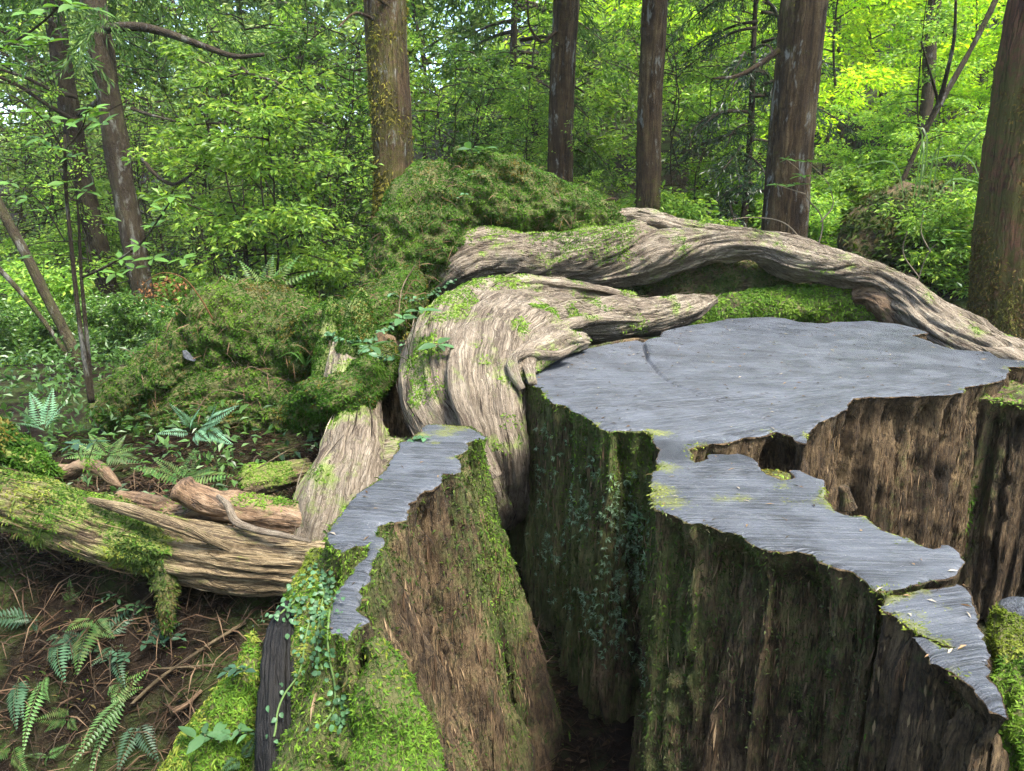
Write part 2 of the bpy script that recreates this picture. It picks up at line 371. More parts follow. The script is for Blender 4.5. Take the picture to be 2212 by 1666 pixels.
BARK = wood('cedar_bark', [(0.28, (0.0183, 0.0111, 0.0049)), (0.45, (0.0515, 0.0312, 0.0137)), (0.58, (0.0870, 0.0563, 0.0259)), (0.78, (0.1990, 0.1519, 0.0807))],
            fine=45, stretch=0.07, bump=1.0, bdist=0.03, algae=(0.0414, 0.0408, 0.0068), alg_amt=0.85, stain=(0.0248, 0.0148, 0.0063), stain_amt=0.4, crack=0.8, w2=.8, lichen=.55)
REDBARK = wood('red_cedar_bark', [(0.28, (0.0312, 0.0140, 0.0078)), (0.45, (0.1014, 0.0429, 0.0234)), (0.6, (0.1638, 0.0780, 0.0452)), (0.8, (0.2574, 0.1560, 0.1014))],
               fine=45, stretch=0.06, bump=1.0, bdist=0.03, algae=(0.0468, 0.0507, 0.0109), alg_amt=0.8, stain=(0.0312, 0.0156, 0.0094), stain_amt=0.5, crack=0.7)
THINBARK = wood('smooth_grey_bark', [(0.3, (0.0131, 0.0094, 0.0050)), (0.5, (0.0361, 0.0264, 0.0141)), (0.75, (0.0788, 0.0628, 0.0378))],
                fine=60, stretch=0.3, lichen=.35, bump=1.0, bdist=0.02, algae=(0.0328, 0.0377, 0.0101), alg_amt=0.5, stain_amt=0.3, crack=0.2)
MOSS = leafmat('moss', trans=0.30, gloss=0.12, rough=0.7, vary=0.0)
LEAF = leafmat('broad_leaf', trans=0.42, gloss=0.45, rough=0.35, vary=0.30)
LEAF_NEAR = leafmat('near_leaf', trans=0.35, gloss=0.35, rough=0.45, vary=0.35)
LITTER = leafmat('dead_litter', trans=0.1, gloss=0.15, rough=0.8, vary=0.0)

def cut_material():
    mt, nt, nd, ln, b = new_mat('grey_sealed_sawn_face')
    g = nattr(nt, 'grain').outputs['Vector']; geo = nd.new('ShaderNodeNewGeometry').outputs['Position']
    saw = nnoise(nt, nscale(nt, g, (1, 1, 0.035)), 110.0, 7, 0.8, 0.1)
    saw2 = nnoise(nt, nscale(nt, g, (1, 1, 0.05)), 42.0, 3, 0.6, 0.3)
    blot = nnoise(nt, geo, 5.5, 6, 0.65, 0.4); fine = nnoise(nt, geo, 160.0, 3, 0.6)
    t = nmath(nt, 'ADD', nmath(nt, 'MULTIPLY', saw, 0.60), nmath(nt, 'ADD', nmath(nt, 'MULTIPLY', blot, 0.22), nmath(nt, 'MULTIPLY', saw2, 0.18)))
    rp = ramp(nt, [(0.34, (0.018, 0.021, 0.026)), (0.44, (0.047, 0.053, 0.065)), (0.56, (0.077, 0.086, 0.103)), (0.70, (0.145, 0.155, 0.174))]); ln.new(t, rp.inputs[0])
    def lines(sc_, st_, wd_):
        q = nnoise(nt, nscale(nt, g, (1, 1, st_)), sc_, 3, .55, .1); return nsmooth(nt, nmath(nt, 'ABSOLUTE', nmath(nt, 'SUBTRACT', q, .5)), wd_, wd_ * .2)
    la = lines(48.0, .035, .022); lb = lines(105.0, .03, .03); dark = nmath(nt, 'MULTIPLY', nmath(nt, 'MAXIMUM', la, nmath(nt, 'MULTIPLY', lb, .7)), nsmooth(nt, nnoise(nt, geo, 7.0, 3, .6), .38, .6))
    c = nmix(nt, nmath(nt, 'MULTIPLY', dark, 0.8), rp.outputs[0], (0.012, 0.012, 0.014))
    hair = lines(70.0, .05, .012); c = nmix(nt, nmath(nt, 'MULTIPLY', hair, .35), c, (.22, .23, .24))
    c = nmix(nt, nmath(nt, 'MULTIPLY', nsmooth(nt, fine, 0.66, 0.74), 0.5), c, (0.42, 0.42, 0.40))
    ms = nattr(nt, 'moss').outputs['Fac']
    an = nmath(nt, 'ADD', ms, nmath(nt, 'MULTIPLY', nmath(nt, 'SUBTRACT', nnoise(nt, geo, 40.0, 6, 0.75), 0.5), 1.5))
    c = nmix(nt, nmath(nt, 'MULTIPLY', nsmooth(nt, an, 0.45, 0.85), 0.75), c, (0.13, 0.14, 0.04))
    ln.new(c, b.inputs['Base Color'])
    r = nmath(nt, 'ADD', nmath(nt, 'MULTIPLY', blot, 0.35), 0.36); ln.new(r, b.inputs['Roughness']); b.inputs['Specular IOR Level'].default_value = 0.55
    h = nmath(nt, 'SUBTRACT', nmath(nt, 'ADD', nmath(nt, 'MULTIPLY', saw, 0.7), nmath(nt, 'ADD', saw2, nmath(nt, 'MULTIPLY', fine, 0.1))), nmath(nt, 'MULTIPLY', dark, .4))
    ln.new(nbump(nt, b, h, 0.9, 0.011), b.inputs['Normal'])
    return mt
CUT = cut_material()

def soil_material():
    mt, nt, nd, ln, b = new_mat('forest_soil')
    geo = nd.new('ShaderNodeNewGeometry').outputs['Position']
    n1 = nnoise(nt, geo, 14.0, 8, 0.7, 0.3); n2 = nnoise(nt, geo, 3.0, 4, 0.6); n3 = nnoise(nt, geo, 60.0, 5, 0.7)
    rp = ramp(nt, [(0.30, (0.0060, 0.0042, 0.0030)), (0.5, (0.0156, 0.0108, 0.0072)), (0.68, (0.0330, 0.0234, 0.0156))]); ln.new(n1, rp.inputs[0])
    c = nmix(nt, nmath(nt, 'MULTIPLY', nsmooth(nt, n2, 0.48, 0.62), 0.7), rp.outputs[0], nmix(nt, n3, (0.025, 0.04, 0.012), (0.07, 0.10, 0.025)))
    ln.new(c, b.inputs['Base Color']); b.inputs['Roughness'].default_value = 0.95; b.inputs['Specular IOR Level'].default_value = 0.1
    h = nmath(nt, 'ADD', n1, nmath(nt, 'MULTIPLY', n3, 0.35))
    ln.new(nbump(nt, b, h, 1.0, 0.04), b.inputs['Normal'])
    return mt
SOIL = soil_material()

# ------------------------------------------------------------------ ground
def gz(x, y):
    x = np.asarray(x, float); y = np.asarray(y, float)
    left = sstep(0.2, -0.6, x)
    bank = -0.35 + 0.76 * sstep(1.98, 2.66, y) + 0.14 * sstep(2.8, 3.8, y)
    z = left * bank + (1 - left) * (0.42 * sstep(2.2, 4.8, y))
    z = z + 0.055 * np.clip(y - 4.8, 0, 7) * sstep(-1.5, 2.5, x) + 0.13 * np.clip(x - 0.5, 0, 12) * sstep(4.2, 7.5, y)
    z = z - 0.16 * np.clip(-x - 1.0, 0, 12) * sstep(5, 9, y) - 0.05 * np.clip(y - 5, 0, 8) * sstep(-0.5, -3, x)
    z = z + 0.42 * np.clip(y - 13, 0, 25) * (0.55 + 0.45 * sstep(-8, 6, x))
    return z + 0.05 * fbm(x * 1.3, y * 1.3, 0.0, 4) + 0.03 * fbm(x * 6, y * 6, 3.0, 3) * sstep(14, 3, np.hypot(x, y))
gx = np.unique(np.concatenate([np.linspace(-60, -8, 27), np.linspace(-8, -2.4, 30), np.linspace(-2.4, 0.6, 100), np.linspace(0.6, 8, 45), np.linspace(8, 60, 27)]))
gy = np.unique(np.concatenate([np.linspace(-12, 0.6, 14), np.linspace(0.6, 4.6, 130), np.linspace(4.6, 14, 50), np.linspace(14, 70, 40)]))
GX, GY = np.meshgrid(gx, gy, indexing='ij')
gi = (np.arange(len(gx) - 1)[:, None] * len(gy) + np.arange(len(gy) - 1)[None]).ravel()
G = M(np.stack([GX, GY, gz(GX, GY)], -1), None, np.stack([gi, gi + len(gy), gi + len(gy) + 1, gi + 1], 1))
ground = put('ground', G, SOIL, kind='structure')

# ------------------------------------------------------------------ the sawn giant stump
ZT = 1.05
def r7(p): p = np.array(p, float); return np.stack([(2000 + p[:, 0] / 1.0635) / 1.8445, (1200 + p[:, 1] / 1.0635) / 1.8445], 1)
def r8(p): p = np.array(p, float); return np.stack([(2500 + p[:, 0] / 1.2146) / 1.8445, (1700 + p[:, 1] / 1.2146) / 1.8445], 1)
def r6(p): p = np.array(p, float); return np.stack([(1200 + p[:, 0] / 1.1315) / 1.8445, (1600 + p[:, 1] / 1.1315) / 1.8445], 1)
main_back = r7([(93,330),(110,305),(135,290),(180,270),(215,240),(245,222),(270,205),(335,195),(400,182),(445,170),(500,160),(560,152),(580,152),(605,160),(625,156),(665,150),(672,130),(690,122),(740,112),(800,100),(880,90),(950,73),(1040,70),(1140,66),(1200,72),(1260,85),(1340,92),(1370,92),(1400,84),(1460,86),(1550,82),(1600,88),(1680,95),(1750,110),(1800,125),(1810,133),(1740,142),(1800,160),(1860,185),(1930,205),(2020,210),(2075,215),(2120,240),(2200,250),(2330,262)])
main_front = r7([(2330,290),(2212,276),(2150,276),(2155,300),(2140,325),(2060,350),(1965,360),(1960,385),(1890,395),(1800,400),(1720,402),(1640,405),(1560,402),(1500,410),(1470,440),(1465,455),(1410,485),(1345,515),(1340,530),(1320,540),(1300,560),(1295,600),(1270,598),(1235,585),(1210,565),(1165,552),(1100,570),(1040,572),(1010,580),(985,592),(925,600),(860,608),(800,620)])
plate_back = r8([(300,103),(318,122),(312,142),(330,165),(380,147),(390,127),(480,130),(540,125),(600,145),(640,165),(660,205),(700,230),(760,250),(802,232),(780,203),(840,205),(880,225),(930,245),(960,250),(965,280),(975,320),(985,370),(1010,400),(1050,420),(1100,425),(1160,425),(1200,460),(1240,495),(1300,515),(1360,530),(1400,550),(1440,575),(1480,582),(1510,575),(1520,555),(1560,565),(1580,575),(1620,610),(1615,622),(1640,640),(1645,665),(1610,690),(1600,715),(1560,735)])
plate_front = r8([(1500,745),(1400,765),(1300,790),(1220,800),(1180,775),(1150,745),(1110,720),(1090,695),(1020,680),(960,660),(910,645),(900,625),(850,610),(800,600),(760,610),(720,605),(640,590),(570,555),(540,518),(500,515),(450,510),(400,480),(360,465),(300,465),(210,425),(130,400),(105,320),(110,290),(110,215),(150,185),(125,150),(150,110),(115,60)])
main_left = r7([(635,560),(590,545),(560,548),(500,548),(455,550),(410,535),(380,505),(340,480),(300,465),(275,445),(245,435),(215,430),(180,400),(165,370),(135,355),(100,345)])
MAIN = np.concatenate([main_back, main_front, plate_back, plate_front, main_left])
LOWER = r8([(1225,806),(1240,830),(1220,865),(1240,885),(1280,900),(1340,950),(1380,975),(1440,1012),(1500,1040),(1575,1058),(1572,1064),(1500,1049),(1440,1022),(1375,1008),(1420,1060),(1440,1110),(1440,1140),(1500,1155),(1560,1180),(1600,1215),(1670,1260),(1660,1280),(1700,1320),(1740,1370),(1800,1395),(1865,1420),(1865,1390),(1840,1320),(1800,1260),(1760,1200),(1780,1160),(1770,1110),(1750,1060),(1730,990),(1715,950),(1730,900),(1690,840),(1680,800),(1655,772),(1600,745),(1500,760),(1400,780),(1300,803)])
PRONG = r6([(550,105),(600,95),(640,100),(750,105),(780,115),(840,155),(830,165),(760,180),(755,210),(735,230),(700,240),(720,265),(728,295),(720,315),(690,325),(640,320),(635,340),(640,360),(605,395),(560,400),(540,415),(530,435),(495,455),(498,480),(480,530),(420,540),(350,555),(360,600),(380,615),(375,640),(350,690),(325,720),(320,740),(310,765),(325,800),(300,825),(280,850),(285,875),(270,910),(265,930),(280,940),(315,975),(310,990),(270,1010),(235,1030),(225,1065),(205,1075),(175,1050),(130,1045),(115,1010),(115,960),(135,900),(190,800),(215,770),(230,745),(265,715),(300,660),(295,645),(240,650),(180,680),(130,660),(110,620),(115,570),(165,510),(215,450),(250,410),(300,380),(350,330),(380,300),(400,255),(435,210),(440,180),(490,170),(495,155)])
SHOULDER = r7([(2080,352),(2140,330),(2160,305),(2212,297),(2420,300),(2420,470),(2212,440),(2100,425),(1990,412),(1900,402),(1966,372)])

def resample(P, step):
    Q = np.concatenate([P, P[:1]]); d = np.linalg.norm(np.diff(Q, axis=0), axis=1); t = np.concatenate([[0], np.cumsum(d)])
    n = int(t[-1] / step); s = np.linspace(0, t[-1], n, endpoint=False)
    return np.stack([np.interp(s, t, Q[:, k]) for k in range(2)], 1)
def gsm(A, k):
    n = len(A); f = np.exp(-0.5 * (np.minimum(np.arange(n), n - np.arange(n)) / k) ** 2); f /= f.sum()
    return np.real(np.fft.ifft(np.fft.fft(A, axis=0) * np.fft.fft(f)[:, None], axis=0))
def block(px, ztop, zbot, step, rows, flare, cap_grain, moss_w, seed=0, groove=1.0, cap_moss=None, grid=0.03, lines=(), zfun=None, rough_cap=0.0):
    """a stump segment: sawn cap plus fibrous wall standing on the outline"""
    P = Wz(px[:, 0], px[:, 1], ztop)[:, :2]
    if 0.5 * np.sum(P[:, 0] * np.roll(P[:, 1], -1) - P[:, 1] * np.roll(P[:, 0], -1)) < 0: P = P[::-1]
    P = resample(P, step); n = len(P)
    Ps = gsm(P, 0.030 / step); tg = np.roll(Ps, -1, 0) - np.roll(Ps, 1, 0)
    nn = np.stack([tg[:, 1], -tg[:, 0]], 1); nn = gsm(unit(nn), 0.02 / step); nn = nn / np.maximum(np.linalg.norm(nn, axis=1, keepdims=True), 0.35)
    tt = np.linspace(0, 1, rows) ** 1.35; dep = tt * (ztop - zbot)
    X = P[:, 0][:, None]; Y = P[:, 1][:, None]; Z = (ztop - dep)[None]; D = dep[None]
    g0 = fbm(X * 5 + seed, Y * 5, Z * 1.0, 3); g1 = ridged(X * 16 + seed, Y * 16, Z * 1.1, 3); g2 = ridged(X * 60, Y * 60 + seed, Z * 2.6, 2)
    chip = fbm(X * 22, Y * 22, Z * 14 + seed, 3)
    a = sstep(0, 0.12, D)
    def fis(f, zf, w, o): return np.clip(1 - np.abs(gn(X * f + o + .35 * chip, Y * f + o, Z * zf)) * w, 0, 1) ** 1.6
    fs = .060 * fis(7, .55, 5, seed) + .030 * fis(17, .9, 4, seed + 3) + .013 * fis(42, 1.6, 3, seed + 6)
    stepz = np.floor(3.2 * Z + 1.6 * fbm(X * 11 + seed, Y * 11, Z * .4, 2)); pl = gn(X * 9, Y * 9, stepz * 3.7)
    g3 = sstep(.1, .5, fbm(X * 9 + seed, Y * 9, Z * 2.2, 3))
    off = groove * (0.05 * a * g0 + (0.004 + 0.032 * a) * (g1 - 0.75) + (0.0035 + 0.008 * a) * (g2 - 0.6) + 0.012 * a * chip + 0.02 * a * pl + .006 * (.25 + .75 * a) * fbm(X * 70, Y * 70, Z * 45, 2) - (.12 + .88 * a) * fs - 0.02 * a * g3 - 0.007 * sstep(0, 0.02, D))
    FL = flare(P[:, 0], P[:, 1])[:, None] * D
    off = off + FL
    VX = X + nn[:, :1] * off; VY = Y + nn[:, 1:] * off
    ZZ = np.broadcast_to(Z, VX.shape).copy()
    def rim(x, y): return -.003 - .014 * np.clip(fbm(x * 35 + seed, y * 35, 2.0, 3) + .25, 0, 1)
    if zfun is not None: ZZ[:, 0] = ztop + zfun(VX[:, 0], VY[:, 0]) + rim(VX[:, 0], VY[:, 0])
    V = np.stack([VX, VY, ZZ], -1).reshape(-1, 3)
    i = np.arange(n)[:, None]; k = np.arange(rows - 1)[None]; j = (i + 1) % n
    Q = np.stack([i * rows + k, i * rows + k + 1, j * rows + k + 1, j * rows + k], -1).reshape(-1, 4)
    wall = M(V, None, Q, grain=V * np.array([1, 1, 1.0]), moss=np.zeros(len(V)))
    wall.at['moss'] = moss_w(V, np.broadcast_to(D, VX.shape).reshape(-1))
    # cap
    O = np.stack([VX[:, 0], VY[:, 0]], 1)
    lo, hi = O.min(0), O.max(0)
    gxx, gyy = np.meshgrid(np.arange(lo[0], hi[0], grid), np.arange(lo[1], hi[1], grid))
    I = np.stack([gxx.ravel(), gyy.ravel()], 1) + np.random.default_rng(seed).uniform(-.3, .3, (gxx.size, 2)) * grid
    for ln_ in lines: I = np.concatenate([I, ln_])
    I = np.concatenate([I, O[::2] - nn[::2] * .008, O[::2] - nn[::2] * .018])
    x1, y1 = O[:, 0], O[:, 1]; x2, y2 = np.roll(x1, -1), np.roll(y1, -1)        # inside test
    ins = np.zeros(len(I), bool)
    for c0 in range(0, len(I), 2000):
        q = I[c0:c0 + 2000]; c = (y1[None] > q[:, 1:]) != (y2[None] > q[:, 1:])
        xx = (x2 - x1)[None] * (q[:, 1:] - y1[None]) / np.where(y2 == y1, 1e-9, y2 - y1)[None] + x1[None]
        ins[c0:c0 + 2000] = (np.sum(c & (q[:, :1] < xx), 1) % 2) == 1
    I = I[ins]
    allp = np.concatenate([O, I])
    r = delaunay_2d_cdt([Vector(p) for p in allp], [], [list(range(n))], 1, 1e-6)
    cv = np.array([tuple(p) for p in r[0]]); ct = np.array([f for f in r[2] if len(f) == 3])
    cz = np.full(len(cv), ztop)
    if zfun is not None: cz = ztop + zfun(cv[:, 0], cv[:, 1])
    dm = np.full(len(cv), 9.0)
    for c0 in range(0, len(cv), 1500): dm[c0:c0 + 1500] = np.sqrt(((cv[c0:c0 + 1500, None] - O[None]) ** 2).sum(2).min(1))
    cz = cz + rim(cv[:, 0], cv[:, 1]) * sstep(.010, .0, dm)
    if rough_cap: cz = cz + rough_cap * fbm(cv[:, 0] * 18, cv[:, 1] * 18, seed, 4)
    C = np.concatenate([cv, cz[:, None]], 1)
    cap = M(C, ct, None, grain=cap_grain(cv[:, 0], cv[:, 1]), moss=np.zeros(len(C)))
    if cap_moss is not None: cap.at['moss'] = np.clip(cap_moss(cv) + .75 * sstep(.035, .0, dm) * sstep(-.05, .3, fbm(cv[:, 0] * 5 + seed, cv[:, 1] * 5, 1.0, 3)), 0, 1.1)
    return cap, wall
def spots(ps, z=ZT):
    """soft blobs at survey points (u, v, radius in metres, strength)"""
    a = np.array(ps, float); c = Wz(a[:, 0], a[:, 1], z)[:, :2]
    def f(xy):
        d = np.linalg.norm(xy[:, None, :2] - c[None], axis=2) / a[None, :, 2]
        return np.clip(np.exp(-d ** 2) * a[None, :, 3], 0, 1).max(1)
    return f
fan = Wz(2290.0, 800.0, ZT)[:2]
def grain_fan(x, y):
    dx, dy = x - fan[0], y - fan[1]; r = np.hypot(dx, dy); th = np.arctan2(dy, -dx)
    k = sstep(1.7, 2.3, r)
    front = sstep(2.15, 1.95, y)
    per = th * 1.1 * (1 - front) + (y * 1.0 + 0.06 * x) * front
    return np.stack([per, per * 0, r * (1 - front) + x * front], 1)
def grain_x(sl):
    return lambda x, y: np.stack([y + sl * x, 0 * x, x], 1)
crackpx = r7([(600,175),(612,205),(618,240),(650,285),(680,318),(720,345),(775,368),(840,392),(905,415),(1000,455),(1070,480),(1130,498),(1190,535)])
crk = Wz(crackpx[:, 0], crackpx[:, 1], ZT)[:, :2]
crs, _ = hermite(np.concatenate([crk, np.zeros((len(crk), 1))], 1), 220); crs = crs[:, :2] + 0.004 * np.stack([gn(np.arange(220) * .3, 1, 0), gn(np.arange(220) * .3, 5, 0)], 1)
ctg = unit(np.gradient(crs, axis=0)); cnm = np.stack([-ctg[:, 1], ctg[:, 0]], 1)
crack_lines = [crs + cnm * o for o in (-0.012, -0.005, 0.0, 0.005, 0.012)]
def z_main(x, y):
    q = np.stack([x, y], 1); d = np.full(len(q), 9.0); sgn = np.zeros(len(q)); tt = np.zeros(len(q))
    for c0 in range(0, len(q), 3000):
        dd = q[c0:c0 + 3000, None] - crs[None]; L = (dd ** 2).sum(2); i = L.argmin(1); d[c0:c0 + 3000] = np.sqrt(L[np.arange(len(i)), i])
        sgn[c0:c0 + 3000] = (dd[np.arange(len(i)), i] * cnm[i]).sum(1); tt[c0:c0 + 3000] = i / 219.0
    amp = np.interp(tt, [0, .12, .3, .6, 1], [.02, .022, .008, .004, .003])
    z = -amp * sstep(-0.006, 0.006, -sgn) * sstep(.45, .02, d) - amp * 1.2 * np.exp(-(sgn / .006) ** 2) * (d < .03)
    return z + 0.006 * fbm(x * 2.5, y * 2.5, 4.0, 3)
def z_soft(x, y): return 0.007 * fbm(x * 4, y * 4, 9.0, 3)

def wall_moss_main(V, D):
    x, y = V[:, 0], V[:, 1]
    n = fbm(x * 4, y * 4, V[:, 2] * 1.6, 4)
    left = .6 * sstep(0.75, 0.30, x) * sstep(1.5, 2.1, y)                  # the damp side by the gap
    plate = sstep(1.95, 1.7, y) * 0.30
    right = sstep(1.0, 1.6, x) * sstep(1.9, 2.2, y) * 0.12
    return np.clip(left * 1.0 + plate + right + 0.10 + n * 0.8, 0, 1.2)
def flare_main(x, y):
    return np.where(y > 3.0, 0.12, 0.02) + 0.05 * gn(x * 2, y * 2, 1.0)
cap_m, wall_m = block(MAIN, ZT, -0.05, 0.0085, 66, flare_main, grain_fan, wall_moss_main, seed=3,
                      cap_moss=spots([(1428,935,.05,.9),(1440,1010,.06,.8),(1425,1060,.06,1),(1450,1085,.05,1),(1500,995,.03,.7),(1560,1080,.05,.7),(1600,1075,.05,.75),(1690,1050,.03,.8),(1700,1085,.03,.75),(1750,1085,.04,.6),(1660,930,.025,.7),(1680,1020,.03,.5),(1830,1085,.03,.9),(1860,1105,.03,.9),(1900,1125,.025,.9),(1945,1150,.025,.9),(1985,1170,.02,.9),(1155,845,.04,.5),(1800,1065,.02,.9)]),
                      lines=crack_lines, zfun=z_main)
def wall_moss_low(V, D): return np.clip(0.25 + 0.8 * fbm(V[:, 0] * 9, V[:, 1] * 9, V[:, 2] * 3, 4), 0, 1)
cap_l, wall_l = block(LOWER, ZT - 0.018, -0.05, 0.005, 70, lambda x, y: 0.03 + 0 * x, grain_x(-0.25), wall_moss_low, seed=8,
                      cap_moss=spots([(1960,1280,.025,1),(1920,1285,.03,.9),(2000,1277,.02,.9),(2040,1310,.02,.7),(1990,1330,.022,.9),(1975,1355,.02,.7),(2030,1390,.012,.9),(2060,1450,.02,.6)], ZT - .018), grid=0.02, zfun=z_soft)
def wall_moss_prong(V, D):
    x, y = V[:, 0], V[:, 1]; n = fbm(x * 6, y * 6, V[:, 2] * 2.2, 4)
    outer = sstep(-0.20, -0.34, x + 0.05 * (y - 1.2)) * sstep(2.2, 1.6, y)
    strip = np.exp(-((x + 0.06 - .16 * D) / 0.075) ** 2) * sstep(1.45, 1.65, y) * sstep(0.85, 0.35, D)
    return np.clip(outer * 1.1 + strip * 1.0 + 0.32 + n * 0.75, 0, 1.2)
def flare_prong(x, y):
    near = sstep(1.9, 1.2, y); out = sstep(-0.18, -0.32, x)
    return 0.16 + 0.35 * near * out + 0.08 * sstep(1.5, 2.1, y)
cap_p, wall_p = block(PRONG, ZT, -0.1, 0.0052, 84, flare_prong, grain_x(0.12), wall_moss_prong, seed=5,
                      cap_moss=spots([(905,940,.05,.95),(960,935,.05,.95),(985,925,.05,.9),(940,955,.03,.8),(835,1138,.02,1),(845,1130,.015,.9),(975,990,.02,.7),(960,970,.02,.5)]), grid=0.02, zfun=z_soft)
cap_s, wall_s = block(SHOULDER, ZT - 0.07, -0.05, 0.007, 60, lambda x, y: 0.03 + 0 * x, grain_x(0.1), lambda V, D: np.clip(0.2 + fbm(V[:, 0] * 5, V[:, 1] * 5, V[:, 2], 4), 0, 1), seed=12, rough_cap=0.05, grid=0.02,
                      cap_moss=lambda q: np.clip(.5 + fbm(q[:, 0] * 9, q[:, 1] * 9, 1.0, 3), 0, 1))

gap_px = [(1505, 972, .94), (1560, 972, .93), (1640, 975, .92), (1700, 985, .91), (1760, 1020, .87), (1830, 1075, .75)]
stump = thing('tree_stump', 'huge hollow tree stump with a sawn blue-grey top and rotten brown walls', 'tree stump', (1.0, 2.3, 0.0))
cut1 = put('cut_face', cap_m, CUT, stump, label='broad grey sawn face with a crack across it')
cut2 = put('cut_face', cap_l, CUT, stump, label='low narrow sawn face split by a crack')
cut3 = put('cut_face', cap_p, CUT, stump, label='curved ridge of sawn face with heavy saw marks')
wal1 = put('wall', wall_m, ROTWOOD, stump)
wal2 = put('wall', wall_l, ROTWOOD, stump)
wal3 = put('wall', wall_p, ROTWOOD, stump)
sh1 = put('broken_edge', join([cap_s, wall_s]), ROTWOOD, stump)
# mossy buttresses, charred slab and knobs
gapf = sweep(np.array([np.append(Wz(u, v, ZT)[:2], z) for u, v, z in gap_px]), [.05, .06, .07, .08, .08, .06], n=90, m=50, ridge=.03, rf=3, along=3, lump=.03, lf=10, seed=52); gapf.at['moss'] = np.clip(.75 + fbm(gapf.V[:, 0] * 9, gapf.V[:, 1] * 9, gapf.V[:, 2] * 9, 3), 0, 1); put('gap_filler', gapf, ROTWOOD, stump)  # filler added so the gap behind the plate does not go black
def setmoss(m, lo=0.0, hi=1.0, freq=7.0, bias=0.5, upw=0.0, seed=0):
    n = fbm(m.V[:, 0] * freq + seed, m.V[:, 1] * freq, m.V[:, 2] * freq, 4); N = m.normals()
    m.at['moss'] = np.clip(bias + n * 0.9 + upw * N[:, 2], lo, hi); return m
but1 = setmoss(limb([(800,1385,1.14,16),(822,1430,1.13,46),(840,1520,1.10,80),(850,1640,1.07,110),(850,1800,1.02,140)], n=110, m=80, ridge=.02, rf=2.5, along=4, lump=.03, lf=12, seed=2), .5, 1.2, bias=.95)
but2 = setmoss(limb([(548,1368,1.36,12),(535,1440,1.33,34),(500,1560,1.30,72),(450,1680,1.27,105),(400,1800,1.24,130)], n=110, m=80, ridge=.02, rf=2.5, along=4, lump=.03, lf=12, seed=3), .5, 1.2, bias=.95)
but3 = setmoss(limb([(690,1195,1.55,20),(680,1250,1.50,44),(668,1330,1.42,58),(668,1450,1.32,70),(680,1600,1.22,75),(690,1780,1.14,80)], n=110, m=70, ridge=.015, rf=2.5, along=4, lump=.02, lf=12, seed=4), .5, 1.2, bias=.9)
but4 = setmoss(limb([(2172,1318,1.40,18),(2180,1360,1.36,40),(2205,1450,1.25,58),(2235,1570,1.12,80),(2260,1760,1.0,110)], n=110, m=80, ridge=.02, rf=2.5, along=4, lump=.03, lf=14, seed=5), .5, 1.2, bias=.95)
but5 = setmoss(limb([(2112,1590,.93,12),(2114,1625,.92,22),(2118,1700,.91,30),(2122,1800,.90,36)], n=60, m=48, ridge=.008, rf=3, along=6, lump=.01, lf=20, seed=6), .2, 1.0, bias=.5)
for b_ in (but1, but2, but3, but4): put('buttress', b_, ROTWOOD, stump)
char = limb([(622,1300,1.40,8),(612,1340,1.37,26),(604,1430,1.30,42),(600,1540,1.23,50),(604,1680,1.15,56),(612,1820,1.10,60)], n=120, m=90, ridge=.022, rf=5, along=2.0, sharp=True, lump=.01, lf=16, flat=(0.9, 1.0), seed=7)
put('charred_slab', char, CHARRED, stump, label='black charred slab between moss')
for k, (u, v, Y, r, h) in enumerate([(1822, 1050, 1.84, 9, 30), (2200, 1302, 1.38, 26, 60)]):
    kn = limb([(u, v - 1, Y, r * .75), (u, v, Y, r * .9), (u + 4, v + h * .5, Y, r * 1.3), (u + 10, v + h * 1.6, Y, r * 2.2)], n=24, m=24, ridge=.004, rf=3, along=8, seed=20 + k)
    put('knob', setmoss(kn, 0, .8, 30, .25), CUT if k == 1 else ROTWOOD, stump)

# ------------------------------------------------------------------ the weathered fallen trunk behind it
WK = dict(ridge=.05, rf=1.1, along=1.4, octv=3, lump=.05, lf=4, fine=.0045, fr=70, fold=.02)
fallen = thing('fallen_tree', 'pale twisted fallen trunk with arching limb and thick moss behind the grey stump', 'fallen tree', (0.9, 4.7, 0.3))
parts = {}
def fp(name, m, mat=WEATHERED, label=None):
    put(name, m, mat, fallen, label=label); return m
armA = fp('limb', setmoss(limb([(1255,604,4.80,10),(1310,588,4.85,32),(1390,558,4.92,58),(1470,538,4.95,54),(1555,527,4.95,36),(1635,530,4.92,32),(1715,560,4.86,46),(1800,578,4.8,38),(1875,592,4.75,31),(1940,632,4.66,38),(2010,696,4.52,56),(2100,758,4.36,66),(2235,838,4.15,82),(2420,945,3.9,95)], n=290, m=150, twist=1.0, seed=1, **WK), 0, .8, 5, .18, .12), label='arching weathered limb reaching down past the stump')
armB = fp('limb', setmoss(limb([(1300,474,5.02,8),(1345,470,5.02,17),(1400,478,5.0,21),(1470,492,4.98,17),(1560,506,4.96,16),(1650,516,4.94,15),(1735,532,4.9,17),(1800,556,4.85,14),(1870,584,4.8,8)], n=260, m=60, ridge=.03, rf=2.2, along=2.2, sharp=True, lump=.02, lf=8, seed=2), 0, .8, 6, .15, .1))
recess = fp('recess', setmoss(limb([(1370,660,5.2,40),(1480,632,5.25,78),(1640,622,5.25,78),(1800,650,5.2,60),(1940,690,5.1,40)], n=120, m=80, ridge=.06, rf=3, along=2.5, lump=.05, lf=8, seed=3), .2, 1, 7, .55), ROTWOOD)
shelf = fp('shelf', setmoss(limb([(1440,720,4.72,24),(1520,690,4.76,34),(1620,672,4.85,42),(1740,662,4.9,46),(1850,660,4.86,42),(1925,690,4.75,30)], n=160, m=80, ridge=.03, rf=3, along=2.5, lump=.04, lf=9, seed=4), .3, 1.2, 6, .85), ROTWOOD)
